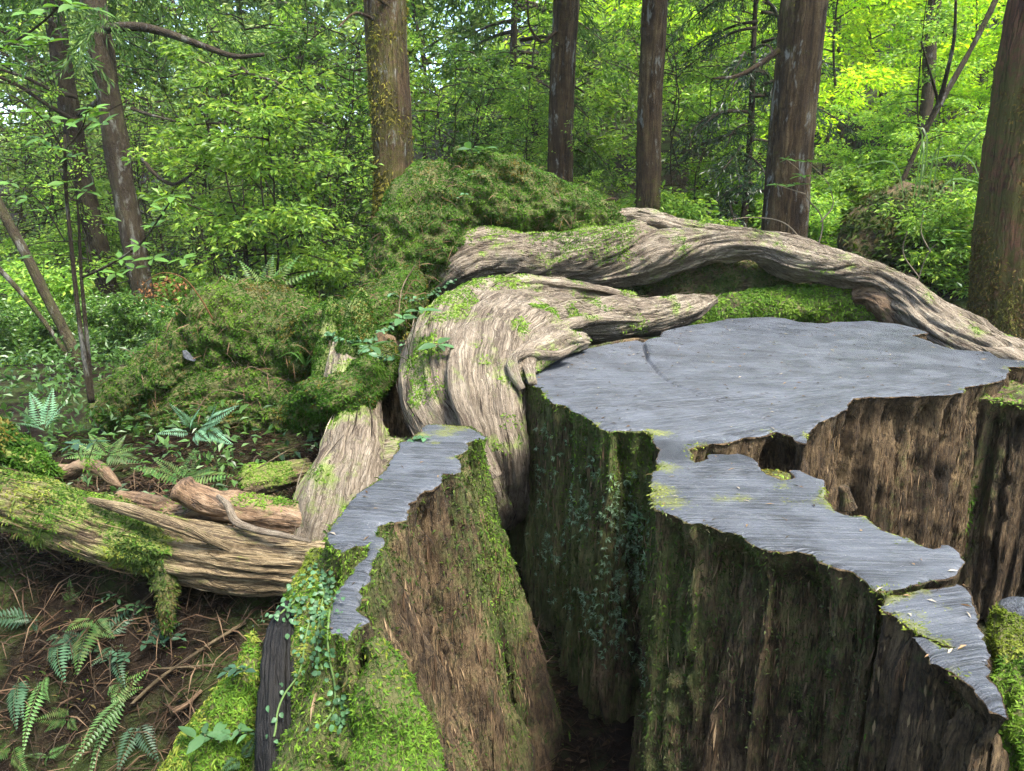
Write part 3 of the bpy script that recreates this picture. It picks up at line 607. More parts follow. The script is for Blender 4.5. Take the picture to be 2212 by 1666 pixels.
knurl = fp('burl', setmoss(limb([(1842,640,4.78,12),(1875,636,4.74,24),(1908,652,4.7,30),(1935,690,4.66,28),(1950,740,4.62,24)], n=90, m=60, ridge=.03, rf=2.5, along=4, sharp=True, lump=.02, lf=10, seed=5), 0, .5, 8, .1), BRANCHWOOD)
#, setmoss(limb([(1690,695,4.5,5),(1740,682,4.5,10),(1790,679,4.5,11),(1812,690,4.48,7)], n=60, m=24, ridge=.012, rf=2, along=6, sharp=True, flat=(1.6, .6), seed=6), 0, .6, 9, .2), BRANCHWOOD)
swirl1 = fp('limb', setmoss(limb([(1050,1120,3.0,60),(1040,1050,2.88,80),(1008,975,2.86,92),(962,880,2.97,92),(958,780,3.18,86),(1004,694,3.5,72),(1086,645,3.8,50),(1186,638,4.05,36),(1290,648,4.25,26),(1375,655,4.38,18),(1445,656,4.45,10)], n=270, m=160, twist=0.7, seed=7, **dict(WK, ridge=.03, fold=.006, fine=.003, lump=.06)), 0, .9, 6, .24, .18), label='thick curved limb sweeping up from the ground')
swirl2 = fp('limb', setmoss(limb([(1088,1110,3.05,46),(1092,1050,2.90,58),(1092,970,2.82,62),(1076,880,2.90,66),(1078,790,3.12,66),(1130,725,3.45,58),(1220,700,3.85,48),(1330,690,4.15,46),(1430,680,4.33,40),(1500,662,4.42,24),(1545,644,4.46,8)], n=270, m=150, twist=1.0, seed=8, **dict(WK, ridge=.035, fold=.008, fine=.0035)), 0, .9, 6, .2, .15))
body = fp('trunk', setmoss(limb([(1075,1110,3.1,50),(1060,1040,2.96,70),(1032,930,2.95,100),(1022,830,3.08,108),(1052,742,3.36,94),(1125,692,3.68,64),(1220,672,4.0,40)], n=220, m=140, twist=.6, seed=22, **dict(WK, ridge=.025, fold=.004, fine=.003, lump=.05)), 0, .8, 6, .16, .12))
swirl3 = fp('ridge', setmoss(limb([(1075,1030,2.64,14),(1030,950,2.68,22),(998,870,2.74,25),(988,795,2.88,24),(1008,735,3.08,22),(1058,694,3.3,17),(1120,660,3.58,6)], n=240, m=60, ridge=.012, rf=1.6, along=1.6, fine=.002, lump=.02, lf=7, seed=9, flat=(1.15, .7)), 0, .6, 6, .08, .1))
crest = fp('ridge', setmoss(limb([(893,860,2.98,8),(900,780,3.12,13),(935,695,3.36,15),(1010,632,3.62,15),(1110,606,3.84,13),(1230,613,4.06,11),(1370,640,4.34,8)], n=240, m=48, ridge=.01, rf=1.6, along=1.6, fine=.002, lump=.02, lf=7, seed=19, flat=(1.3, .7)), 0, .7, 6, .2, .15))
fold3 = fp('ridge', setmoss(limb([(1150,830,2.82,6),(1140,775,2.98,14),(1165,735,3.18,16),(1215,706,3.5,15),(1290,690,3.86,13),(1380,690,4.12,10)], n=200, m=48, ridge=.012, rf=1.6, along=2, fine=.002, lump=.02, lf=7, seed=20, flat=(1.3, .8)), 0, .7, 6, .15, .15))
lip = fp('curled_lip', setmoss(limb([(1128,842,2.84,6),(1112,812,2.86,9),(1106,780,2.90,10),(1130,766,2.96,10),(1165,768,3.02,11),(1200,768,3.08,10),(1238,752,3.2,7)], n=120, m=30, ridge=.008, rf=2, along=8, sharp=True, flat=(1.0, 1.5), seed=10), 0, .7, 9, .25))
lip2 = fp('curled_lip', setmoss(limb([(1095,840,2.9,24),(1120,800,2.98,30),(1160,764,3.1,30),(1210,742,3.3,24),(1262,736,3.5,16)], n=120, m=60, ridge=.03, rf=2.4, along=4, sharp=True, seed=11, lump=.02, lf=9), 0, .9, 8, .35))
root1 = fp('root', setmoss(limb([(690,1330,2.62,100),(715,1200,2.63,102),(740,1080,2.70,98),(764,990,2.83,80),(772,915,3.0,58),(764,860,3.2,50),(756,800,3.45,44),(750,750,3.6,30)], n=220, m=160, ridge=.04, rf=1.3, along=1.6, octv=3, lump=.04, lf=5, fine=.003, fold=.008, seed=12), 0, 1.0, 6, .35, .1))
root2 = fp('root', setmoss(limb([(740,1050,2.76,70),(820,1018,2.84,66),(890,1010,2.88,66),(980,1020,2.86,66)], n=120, m=120, ridge=.04, rf=1.3, along=1.6, lump=.04, lf=5, fine=.003, fold=.01, seed=13), 0, .9, 6, .25, .1))
z_ = W(760, 880, 3.1)[2]; root1.at['moss'] = np.clip(root1.at['moss'] + .0 * sstep(z_ - .06, z_ + .1, root1.V[:, 2]), 0, 1.2)
hollow = fp('hollow', setmoss(limb([(800,740,3.6,36),(828,820,3.5,44),(846,900,3.4,52),(850,1000,3.3,60)], n=90, m=60, ridge=.07, rf=2.5, along=3, sharp=True, lump=.07, lf=6, seed=14), 0, .7, 8, .2), ROTWOOD)
face = fp('trunk', setmoss(limb([(925,615,4.56,26),(970,575,4.60,54),(1050,552,4.66,60),(1140,554,4.70,56),(1230,550,4.76,50),(1320,532,4.88,46),(1420,520,5.1,40),(1500,545,5.15,34)], n=220, m=140, twist=1.2, seed=15, **WK), 0, .9, 6, .22, .25))
hump = fp('moss_hump', setmoss(limb([(838,700,4.48,50),(860,620,4.54,76),(890,545,4.62,90),(940,480,4.74,92),(1010,446,4.84,88),(1100,448,4.92,78),(1200,462,4.98,64),(1300,492,5.04,48),(1390,508,5.1,28)], n=300, m=140, ridge=.05, rf=2, along=2, lump=.12, lf=4.5, lump2=.055, seed=16), .4, 1.2, 4, .95), ROTWOOD)
peak = fp('moss_hump', setmoss(limb([(985,318,4.78,3),(992,332,4.78,12),(1008,360,4.8,32),(1060,378,4.84,46),(1130,400,4.9,44),(1210,430,4.96,36),(1300,472,5.0,24)], n=120, m=60, lump=.05, lf=7, lump2=.025, ridge=.02, rf=2, seed=17), .6, 1.2, 4, 1.0), ROTWOOD)
peak2 = fp('moss_hump', setmoss(limb([(850,500,4.55,24),(870,455,4.6,42),(905,412,4.7,48),(935,385,4.8,36),(960,378,4.9,22)], n=90, m=60, lump=.05, lf=7, ridge=.02, rf=2, seed=18), .6, 1.2, 4, 1.0), ROTWOOD)

def blob(m, ps, amt=.9):
    a = np.array(ps, float); c = W(a[:, 0], a[:, 1], a[:, 2]); d = np.linalg.norm(m.V[:, None] - c[None], axis=2) / (a[None, :, 3] / F * a[None, :, 2])
    m.at['moss'] = np.clip(m.at['moss'] + amt * np.exp(-d.min(1) ** 2), 0, 1.2)
blob(face, [(990,505,4.6,34),(1060,492,4.7,30),(1130,500,4.75,30),(1180,510,4.7,50),(1240,510,4.75,60),(1300,510,4.85,60),(1330,560,4.85,36),(1240,560,4.72,30),(1110,590,4.7,24),(960,540,4.6,26)])
blob(armA, [(1330,500,4.9,50),(1350,550,4.75,24),(1470,560,4.75,26),(1480,520,4.75,20)], .6)
blob(swirl1, [(900,740,3.0,60),(1000,640,3.35,44),(1090,622,3.7,28),(905,830,2.85,40),(945,840,2.75,22),(960,720,3.0,34),(1050,960,2.55,30)], .55)
blob(swirl2, [(1110,690,3.3,30),(1160,668,3.55,34),(1300,690,4.0,30),(1360,700,4.1,34),(1240,690,3.75,24),(1095,900,2.75,28)], .6)
# ------------------------------------------------------------------ the moss-covered old stump to the left of it
mound = thing('mossy_stump', 'rounded old stump wrapped in deep green moss beside the pale twisted trunk', 'tree stump', (-1.3, 3.9, 0.4))
mo1 = setmoss(limb([(215,915,3.75,24),(280,870,3.85,46),(350,815,3.95,70),(430,770,4.05,86),(510,718,4.12,104),(570,722,4.14,112),(640,752,4.08,96),(700,780,3.98,72),(735,810,3.9,40)], n=280, m=130, lump=.12, lf=4.5, lump2=.055, ridge=.05, rf=2, along=2, seed=31), .5, 1.2, 4, 1.0)
put('moss_body', mo1, ROTWOOD, mound)
mo2 = setmoss(limb([(250,945,3.82,36),(340,905,3.88,60),(450,870,3.96,88),(560,862,4.0,98),(660,885,3.94,80),(720,915,3.86,50)], n=200, m=140, ridge=.05, rf=1.5, along=2.0, lump=.05, lf=5, fine=.007, fold=.03, seed=32, lump2=.02), .3, 1.1, 5, .72, .2)
put('trunk', mo2, ROTWOOD, mound)
mo3 = setmoss(limb([(708,830,3.62,36),(710,760,3.64,26),(715,700,3.66,20),(716,655,3.66,12),(714,640,3.66,3)], n=80, m=40, ridge=.012, rf=2.6, along=3, sharp=True, lump=.03, lf=9, seed=33), .4, 1.2, 6, .8); put('spire', mo3, WEATHERED, mound)
mo4 = setmoss(limb([(775,850,3.5,44),(772,780,3.5,40),(772,710,3.52,33),(778,655,3.53,20),(782,622,3.53,6)], n=80, m=50, ridge=.012, rf=2.6, along=3, sharp=True, lump=.03, lf=9, seed=34), .5, 1.2, 6, .85); put('spire', mo4, WEATHERED, mound)

mo6 = setmoss(limb([(630,890,3.35,26),(685,862,3.12,40),(748,846,3.0,46),(800,812,3.16,38),(835,765,3.5,28)], n=110, m=80, lump=.07, lf=7, lump2=.02, ridge=.03, rf=2, along=2, seed=36), .5, 1.2, 4, 1.0); put('moss_body', mo6, ROTWOOD, mound)
mo5 = setmoss(limb([(650,760,3.95,60),(700,725,3.85,62),(752,715,3.8,58),(800,705,3.9,52),(845,660,4.15,56),(880,620,4.4,50)], n=140, m=90, lump=.09, lf=6, lump2=.03, ridge=.04, rf=2, along=2, seed=35), .5, 1.2, 4, 1.0); put('moss_body', mo5, ROTWOOD, mound)
# ------------------------------------------------------------------ logs on the bank
log1 = thing('fallen_log', 'long pale log with bright moss lying across the dark bank', 'log', (-1.0, 2.5, 0.3))
lg = setmoss(limb([(-160,1050,2.50,60),(0,1078,2.50,64),(120,1112,2.50,70),(250,1155,2.50,76),(400,1190,2.50,76),(540,1212,2.50,72),(690,1224,2.50,64),(820,1230,2.50,60)], n=320, m=160, ridge=.05, rf=1.5, along=1.6, octv=3, lump=.035, lf=5, fine=.0035, fold=.01, seed=41, twist=.5), 0, 1.1, 4.5, .35, .15)
lg.at['moss'] = np.clip(lg.at['moss'] + .5 * sstep(-0.95, -1.4, lg.V[:, 0]) - .26, 0, 1.2)
put('trunk', lg, LOGWOOD, log1)
lg2 = setmoss(limb([(190,1080,2.44,6),(270,1100,2.41,12),(350,1125,2.39,13),(430,1155,2.40,11),(500,1190,2.42,4)], n=160, m=40, ridge=.025, rf=2.4, along=4, sharp=True, flat=(.8, 1.1), seed=42), 0, .8, 6, .15); put('splinter', lg2, LOGWOOD, log1)
lg3 = setmoss(limb([(352,1220,2.44,30),(356,1270,2.40,24),(360,1310,2.38,19),(364,1350,2.37,13),(362,1372,2.37,3)], n=70, m=40, lump=.03, lf=12, ridge=.02, rf=3, along=4, seed=43), .5, 1.2, 6, .8); put('stub', lg3, ROTWOOD, log1)
log2 = thing('broken_branch', 'short peeling reddish branch resting on the pale log', 'branch', (-0.8, 2.63, 0.55))
br1 = setmoss(limb([(255,1070,2.84,10),(320,1086,2.78,20),(390,1104,2.72,24),(470,1094,2.66,34),(560,1106,2.63,36),(650,1120,2.61,36),(740,1134,2.6,34),(840,1150,2.6,30)], n=260, m=64, ridge=.018, rf=2.4, along=2.4, sharp=True, lump=.012, lf=12, seed=44), 0, .8, 7, .16, .15); put('trunk', br1, BRANCHWOOD, log2)
br2 = setmoss(limb([(381,1046,2.62,12),(386,1050,2.62,24),(405,1064,2.62,27),(440,1080,2.62,29),(500,1096,2.62,24)], n=80, m=48, ridge=.014, rf=2.4, along=4, sharp=True, seed=45), 0, .4, 7, .05); put('stub', br2, BRANCHWOOD, log2)
br3 = limb([(470,1072,2.55,5),(492,1092,2.52,8),(505,1122,2.5,9),(545,1142,2.46,8),(610,1156,2.42,7),(672,1170,2.4,3)], n=110, m=20, ridge=.01, rf=2, along=8, sharp=True, seed=46); put('bark_strip', br3, WEATHERED, log2)
hook = thing('hooked_branch', 'small hooked orange-brown branch with moss behind the pale log', 'branch', (-1.45, 2.65, 0.6))
hk = setmoss(limb([(50,992,2.72,12),(110,1020,2.7,18),(150,1020,2.68,17),(180,1006,2.65,15),(215,1012,2.62,14),(246,1040,2.62,9),(262,1052,2.62,3)], n=140, m=36, ridge=.012, rf=2.2, along=4, sharp=True, lump=.01, lf=14, seed=47), 0, .8, 7, .25, .2); put('wood', hk, BRANCHWOOD, hook)
mend = thing('mossy_log_end', 'end of a moss-wrapped log at the edge of the ferns', 'log', (-1.75, 2.6, 0.65))
me1 = setmoss(limb([(-110,905,2.62,40),(-20,940,2.60,38),(40,972,2.60,30),(90,1004,2.60,20),(125,1030,2.6,8)], n=120, m=60, lump=.04, lf=9, ridge=.02, rf=2, along=3, seed=48), .4, 1.2, 6, .9); put('trunk', me1, LOGWOOD, mend)
chunk = thing('log_chunk', 'short mossy log chunk under dead fern stems', 'log', (-0.98, 2.95, 0.45))
ch1 = setmoss(limb([(524,1048,2.92,8),(532,1044,2.92,25),(565,1038,2.92,31),(620,1024,2.98,27),(668,1008,3.05,18)], n=90, m=50, lump=.02, lf=9, ridge=.02, rf=2.4, along=3, sharp=True, seed=49), 0, 1, 7, .45, .2); put('trunk', ch1, LOGWOOD, chunk)

# ------------------------------------------------------------------ trees
def trunk_mesh(pts, rad, seed, n=150, m=56, ridge=.02, moss=.3, mossdir=0.0, rf=7, along=.9):
    t = sweep(pts, rad, n=n, m=m, ridge=ridge, rf=rf, along=along, sharp=True, lump=.02, lf=2.5, seed=seed)
    nz = fbm(t.V[:, 0] * 3 + seed, t.V[:, 1] * 3, t.V[:, 2] * 1.6, 4)
    z0 = pts[0][2]
    t.at['moss'] = np.clip(moss + nz * .9 + mossdir * sstep(2.2, .2, t.V[:, 2] - z0), 0, 1.2)
    return t
def conifer_crown(seed, z0, z1, L0, n_b, cols, hang=.5, dens=1.0):
    """drooping feathery boughs round a trunk axis at x = y = 0"""
    r = np.random.default_rng(seed); P, D, tubes = [], [], []
    for b in range(n_b):
        z = z0 + (z1 - z0) * (b + r.random()) / n_b; L = L0 * (1 - .6 * (z - z0) / (z1 - z0)) * r.uniform(.6, 1.15); az = r.uniform(0, 2 * np.pi)
        d = np.array([np.cos(az), np.sin(az), 0]); s = np.array([-d[1], d[0], 0]); t = np.linspace(0, 1, 7)[:, None]
        path = np.array([0, 0, z]) + d * L * t + np.array([0, 0, 1.0]) * L * (.12 * t - .5 * t ** 2) + s * L * .12 * np.sin(t * 3 + b)
        tubes.append(tube(path, np.linspace(.028, .006, 7), 5, 10))
        for q in range(int(22 * dens)):
            tq = r.uniform(.15, 1); p = path[0] + (path[-1] - path[0]) * tq; i = min(int(tq * 6), 5); p = path[i] + (path[i + 1] - path[i]) * (tq * 6 - i)
            bd = unit(d * r.uniform(.2, .9) + s * r.choice([-1, 1]) * r.uniform(.3, 1) + np.array([0, 0, -hang * r.uniform(.3, 1.6)])); bl = r.uniform(.2, .5)
            k = int(13); tt = np.linspace(.05, 1, k)[:, None]
            pp = p + bd * bl * tt + np.array([0, 0, -1]) * hang * .25 * bl * tt ** 2
            P.append(pp); D.append(np.repeat(bd[None], k, 0) + r.normal(0, .55, (k, 3)) + [0, 0, -.25 * hang])
    P = np.concatenate(P); D = np.concatenate(D)
    return cards(P, D, r.normal(0, 1, P.shape) + [0, 0, 1], r.uniform(.06, .13, len(P)), r.uniform(.012, .026, len(P)), cols, rng=r, jit=.35), join(tubes)
def understory(seed, H, n_br, spread, leafL, npc, ncl, cols, low=.2, stems=1, wr=.42, flat=.6, rad=.03, lean=.12):
    r = np.random.default_rng(seed); tubes, P, D, U = [], [], [], []
    for st in range(stems):
        h = H * r.uniform(.75, 1.1) if stems > 1 else H
        az = r.uniform(0, 2 * np.pi); ln_ = lean * h * r.uniform(.3, 1.3) * (1 if stems == 1 else 2.2)
        t = np.linspace(0, 1, 8)[:, None]
        base = np.array([r.normal(0, .06 * (stems > 1)), r.normal(0, .06 * (stems > 1)), -.15])
        path = base + np.array([np.cos(az), np.sin(az), 0]) * ln_ * t ** 1.3 + np.array([0, 0, 1]) * (h + .15) * t + np.concatenate([r.normal(0, .018 * h, (8, 2)), np.zeros((8, 1))], 1) * np.sqrt(t)
        tubes.append(tube(path, np.linspace(rad, rad * .2, 8) * (1 if stems == 1 else .6), 6, 20))
        for b in range(n_br):
            hh = low + (1 - low) * r.random() ** .8; x = hh * 7; i = min(int(x), 6); s0 = path[i] + (path[i + 1] - path[i]) * (x - i)
            a = r.uniform(0, 2 * np.pi); L = spread * (1.1 - .6 * hh) * r.uniform(.5, 1.2); el = r.uniform(.05, .75)
            d = np.array([np.cos(a), np.sin(a), 0]); tb = np.linspace(0, 1, 6)[:, None]
            bp = s0 + d * L * tb + np.array([0, 0, 1]) * L * (el * tb - .28 * tb ** 2) + r.normal(0, .03 * L, (6, 3)) * tb
            tubes.append(tube(bp, np.linspace(rad * .38, rad * .1, 6), 4, 9))
            for c in range(ncl):
                tc = r.uniform(.3, 1.02); x = min(tc * 5, 4.999); i = int(x); cc = bp[i] + (bp[i + 1] - bp[i]) * (x - i) + r.normal(0, .12 * spread * .5, 3) * [1, 1, flat]
                o = r.normal(0, 1, (npc, 3)); o = unit(o) * (r.random((npc, 1)) ** .5) * [1, 1, flat] * r.uniform(.10, .2) * (leafL / .08) ** .5
                P.append(cc + o); D.append(unit(o * [1, 1, .4]) + d * .5 + r.normal(0, .3, (npc, 3)) + [0, 0, -.25])
    P = np.concatenate(P); D = np.concatenate(D); n = len(P)
    lf = r.uniform(.45, 1.35, n) * leafL
    return cards(P, D, np.array([0, 0, 1]) + r.normal(0, .75, (n, 3)), lf, lf * wr, cols, rng=r, jit=.35), join(tubes)

C_BROAD = [(.10, .20, .03), (.13, .24, .034), (.17, .285, .04), (.08, .16, .028), (.22, .32, .045)]
C_CON = [(.035, .075, .022), (.05, .10, .028), (.028, .06, .02), (.07, .115, .035)]
M_BRIGHT = leafmat('sunlit_yellow_green_leaf', (3.0, 2.4, 1.2), .6, .3, .4, .18)  # sunlit, backlit look is put into the leaf tint
M_FRESH = leafmat('fresh_green_leaf', (1.6, 1.5, 1.7), .5, .35, .4, .22)
M_DARK = leafmat('dark_glossy_leaf', (.65, .75, .85), .35, .6, .3, .2)
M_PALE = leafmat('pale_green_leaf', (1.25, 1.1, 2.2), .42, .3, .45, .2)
M_CON = leafmat('cedar_foliage', (1.6, 1.6, 1.3), .35, .2, .6, .25)

trees_tall = []
def tall_tree(name, label, pts, Y, wpx, mat, seed, moss=.3, mossdir=.3, flare=1.25, top=9.0, group=None, ridge=.02, base_z=None):
    a = np.array(pts, float); Q = W(a[:, 0], a[:, 1], Y)           # from the ground up
    z0 = gz(Q[0, 0], Q[0, 1]) - .25
    d0 = (Q[1] - Q[0]) / (Q[1, 2] - Q[0, 2]); d1 = (Q[-1] - Q[-2]) / (Q[-1, 2] - Q[-2, 2])
    lowp = Q[0] + d0 * (z0 - Q[0, 2]) * .6; lowp[2] = z0
    topp = Q[-1] + d1 * (top - Q[-1, 2]) * np.array([.8, .8, 1])
    P = np.concatenate([[lowp], Q, [(Q[-1] + topp) / 2], [topp]])
    w = np.interp(P[:, 2], a[:, 1][::-1] * 0 + np.sort(Q[:, 2]), np.array(wpx, float)) if np.ndim(wpx) else np.full(len(P), float(wpx))
    R = w / 2 / F * Y * 1.02; R[0] *= flare * 1.25; R[1] *= 1.06 if flare > 1.1 else 1.0; R[-2] *= .8; R[-1] *= .5
    o = thing(name, label, 'tree', (lowp[0], lowp[1], z0), group)
    put('trunk', trunk_mesh(P, R, seed, moss=moss, mossdir=mossdir, ridge=ridge, n=120), mat, o)
    o['_top'] = tuple(Q[-1]); trees_tall.append((o, P, R))
    return o, P
t1, p_1 = tall_tree('cedar_tree', 'straight cedar with a moss-sleeved trunk rising behind the mossy hump', [(853, 500), (848, 300), (838, 130), (830, 0)], 6.7, 78, BARK, 61, .5, .45)
t2, p_2 = tall_tree('cedar_tree', 'slim straight cedar with pale lichen streaks on its bark, directly above the moss hump slope', [(1209, 420), (1213, 220), (1223, 0)], 8.6, 49, BARK, 62, .0, .1)
t3, p_3 = tall_tree('cedar_tree', 'slim dark cedar trunk between the lichen-streaked cedar and the broad cedar', [(1399, 470), (1403, 250), (1415, 0)], 8.0, 47, BARK, 63, .1, .3)
t4, p_4 = tall_tree('cedar_tree', 'broad grooved cedar trunk behind the arching pale limb', [(1692, 520), (1706, 330), (1722, 160), (1738, 0)], 6.3, 84, BARK, 64, .15, .4, 1.15, ridge=.03)
t5, p_5 = tall_tree('red_cedar_tree', 'thick reddish cedar hung with brown-green moss beside the end of the pale limb', [(2178, 740), (2198, 520), (2236, 250), (2284, 0)], 4.9, 156, REDBARK, 65, .55, .35, 1.35, ridge=.045)
l1, p_6 = tall_tree('hemlock_tree', 'leaning rough-barked tree with a long crooked side branch, nearer of the leaning pair', [(330, 760), (296, 560), (262, 380), (230, 180), (205, 30), (200, 0)], 7.2, 43, THINBARK, 66, .25, .3, 1.1, ridge=.025)
l2, p_7 = tall_tree('hemlock_tree', 'slimmer leaning tree behind the nearer leaning trunk', [(272, 760), (220, 560), (178, 380), (140, 180), (112, 0)], 8.2, 35, THINBARK, 67, .25, .3, 1.1, ridge=.025)
l3, p_8 = tall_tree('leaning_tree', 'thin mossy trunk leaning out of the picture over the ferns', [(200, 880), (165, 770), (110, 660), (50, 540), (-10, 430)], 5.2, 20, THINBARK, 68, .3, .2, 1.1, top=3.4, ridge=.006)
l4, p_9 = tall_tree('leaning_tree', 'second thin stem leaning the same way, lower and closer to the fern bank', [(196, 860), (140, 760), (60, 650), (-20, 560)], 5.6, 10, THINBARK, 69, .3, .2, 1.0, top=3.0, ridge=.004)
r1, p_10 = tall_tree('pale_tree', 'pale slanting trunk inside the bright yellow-green foliage', [(1975, 430), (1985, 330), (2005, 200), (2010, 80), (2020, 0)], 11.0, 24, THINBARK, 70, .05, .1, 1.1, ridge=.01)
r2, p_11 = tall_tree('slanting_tree', 'slender ochre tree slanting between the boulder and the red cedar', [(1900, 480), (1945, 400), (1990, 300), (2050, 190), (2090, 120)], 7.6, 10, THINBARK, 71, .3, .2, 1.0, top=5.5, ridge=.004)
def branch_on(tree, lst, Y, mat=THINBARK, seed=0):
    for k, (ps, w0, w1) in enumerate(lst):
        a = np.array(ps, float); Yk = np.linspace(Y, Y - .4, len(a)); rr = np.linspace(w0, w1, len(a)) / 2 / F * Y
        put('branch', setmoss(sweep(W(a[:, 0], a[:, 1], Yk), rr, n=40, m=8, seed=seed + k, ridge=.004, rf=2, along=4), 0, .6, 9, .2), mat, tree)
branch_on(l1, [([(228, 62), (300, 58), (370, 75), (440, 100), (510, 122), (570, 118)], 20, 7), ([(500, 120), (540, 160), (600, 180), (640, 230)], 8, 3),
               ([(285, 235), (330, 250), (380, 262)], 8, 3), ([(300, 330), (330, 372), (372, 398), (420, 370), (455, 320), (440, 240)], 9, 4)], 7.1, seed=200)
branch_on(l2, [([(165, 210), (110, 195), (60, 170), (0, 150)], 9, 5), ([(160, 260), (100, 225), (30, 180), (-20, 160)], 9, 6), ([(170, 250), (215, 215), (250, 180)], 12, 6)], 8.1, seed=210)
branch_on(r2, [([(1988, 300), (2030, 215), (2045, 160), (2060, 90), (2065, 0)], 12, 5), ([(2030, 230), (2010, 160), (1990, 90)], 7, 3)], 7.5, seed=220)
branch_on(t1, [([(812, 45), (770, 28), (730, 60)], 8, 3), ([(850, 20), (790, -20), (700, -60)], 9, 4)], 6.6, BARK, 230)
branch_on(t2, [([(1200, 70), (1170, 90), (1145, 60), (1140, 0)], 8, 3)], 8.5, BARK, 240)
branch_on(t4, [([(1680, 110), (1640, 140), (1590, 165), (1540, 170)], 14, 4)], 6.2, BARK, 250)

# feathery crowns of the cedars
cc = [conifer_crown(301 + k, 0.0, 4.6, 2.0, 34, C_CON, .7, 1.0) for k in range(2)]
ccm = []
for c, tb in cc:
    me = to_mesh('crown', c, smooth=False); me.materials.append(M_CON); ccm.append(me)
def crown_on(tree, P, z, k, s, rz):
    x = np.array([np.interp(z, P[:, 2], P[:, 0]), np.interp(z, P[:, 2], P[:, 1]), z])
    o = piece('crown', ccm[k], Matrix.Translation(Vector(x)) @ Matrix.Rotation(rz, 4, 'Z') @ Matrix.Scale(s, 4), tree); return o
crown_on(t1, p_1, 4.3, 0, 1.0, .3); crown_on(t2, p_2, 4.0, 1, 1.0, 1.2); crown_on(t3, p_3, 4.1, 0, 1.1, 2.2); crown_on(t4, p_4, 4.4, 1, 1.1, 3.0)
crown_on(t5, p_5, 5.2, 0, 1.2, 4.1); crown_on(l1, p_6, 3.1, 1, .9, 5.0); crown_on(l2, p_7, 3.3, 0, .9, 1.0); crown_on(r1, p_10, 5.0, 1, 1.0, 2.0)

# young trees, shrubs and conifers of the understory
ARCH = {}
def arch(key, crown, tubes, tmat=THINBARK):
    a = to_mesh('crown', crown, smooth=False); b = to_mesh('trunk', tubes); a.materials.append(LEAF); b.materials.append(tmat); ARCH[key] = (a, b)
arch('airy', *understory(401, 4.6, 30, 1.35, .085, 26, 7, C_BROAD, low=.25))
arch('airy2', *understory(402, 5.2, 34, 1.5, .095, 24, 7, C_BROAD, low=.3, lean=.2))
arch('bushy', *understory(403, 3.0, 12, 1.0, .075, 26, 7, C_BROAD, low=.2, stems=4))
arch('low', *understory(404, 1.2, 9, .6, .065, 22, 5, C_BROAD, low=.15, stems=5, rad=.015))
arch('dark', *understory(405, 4.0, 36, 1.2, .10, 26, 7, C_BROAD, low=.12, flat=.5, wr=.36))
arch('twiggy', *understory(406, 3.8, 16, 1.0, .05, 9, 4, C_BROAD, low=.1, stems=5, rad=.022))
cA = conifer_crown(407, .5, 5.4, 1.7, 46, C_CON, .55, 1.0); st = tube(np.array([[0, 0, -.2], [.05, 0, 2], [0, .05, 4], [0, 0, 5.6]]), [.06, .05, .03, .008], 7, 24)
arch('conifer', cA[0], join([cA[1], st]))
KIND = {
    'dark': ('evergreen_tree', 'evergreen tree with dense dark glossy leaves', 'dark glossy evergreens', M_DARK),
    'fresh': ('understory_tree', 'young tree with fresh green leaves', 'fresh green young trees', M_FRESH),
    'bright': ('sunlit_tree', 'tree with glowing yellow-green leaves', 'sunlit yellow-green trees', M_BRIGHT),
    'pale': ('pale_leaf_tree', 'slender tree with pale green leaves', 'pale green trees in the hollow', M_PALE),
    'bush': ('shrub', 'low leafy shrub', 'low leafy shrubs', M_FRESH),
    'twiggy': ('twiggy_shrub', 'shrub of thin bare stems', 'twiggy many-stemmed shrubs', M_FRESH),
    'conifer': ('young_conifer', 'drooping feathery young conifer', 'young drooping conifers', M_CON),
}
MARKS = [(-80, 'out by the thin leaning stems'), (200, 'behind the slimmer leaning tree'), (330, 'behind the nearer leaning tree'), (560, 'above the mossy stump'), (760, 'just left of the moss-sleeved cedar'), (1000, 'right of the moss-sleeved cedar'),
         (1215, 'beside the lichen-streaked cedar'), (1400, 'beside the slim dark cedar'), (1560, 'left of the broad cedar'), (1720, 'behind the broad cedar'), (1900, 'above the boulder'), (2080, 'next to the thick reddish cedar'), (2300, 'behind the thick reddish cedar')]
ORD = ['', ', second one back', ', third one back', ', fourth back', ', fifth back', ', sixth back', ', seventh back']
seen = {}
def plant(kind, key, x, y, s, rz, mat=None, dz=0.0, tilt=0.0):
    nm, lab, grp, mt = KIND[kind]; z = float(gz(x, y)) + dz
    mk = min(MARKS, key=lambda q: abs(q[0] - (CX + x / y * F)))[1]; k_ = seen[kind, mk] = seen.get((kind, mk), -1) + 1
    lab = lab + ' ' + mk + ORD[min(k_, 6)]
    o = thing(nm, lab, 'shrub' if 'shrub' in nm else 'tree', (x, y, z), grp)
    for me, pn in zip(ARCH[key], ('crown', 'trunk')):
        c = bpy.data.objects.new(pn, me); COL.objects.link(c); c.parent = o
        if pn == 'crown':
            c.material_slots[0].link = 'OBJECT'; c.material_slots[0].material = mat or mt
    o.rotation_euler = (tilt, 0, rz); o.scale = (s, s, s)
    return o
def at(u, Y): return (u - CX) / F * Y * 1.02, Y
R3 = np.random.default_rng(77)
def row(kind, keys, u0, u1, Y0, Y1, n, s0, s1, mat=None, dz=0.0):
    for k in range(n):
        u = u0 + (u1 - u0) * (k + R3.uniform(.15, .85)) / n; Y = R3.uniform(Y0, Y1); x, y = at(u, Y)
        plant(kind, keys[k % len(keys)], x, y, R3.uniform(s0, s1), R3.uniform(0, 6.28), mat, dz, R3.uniform(-.08, .08))
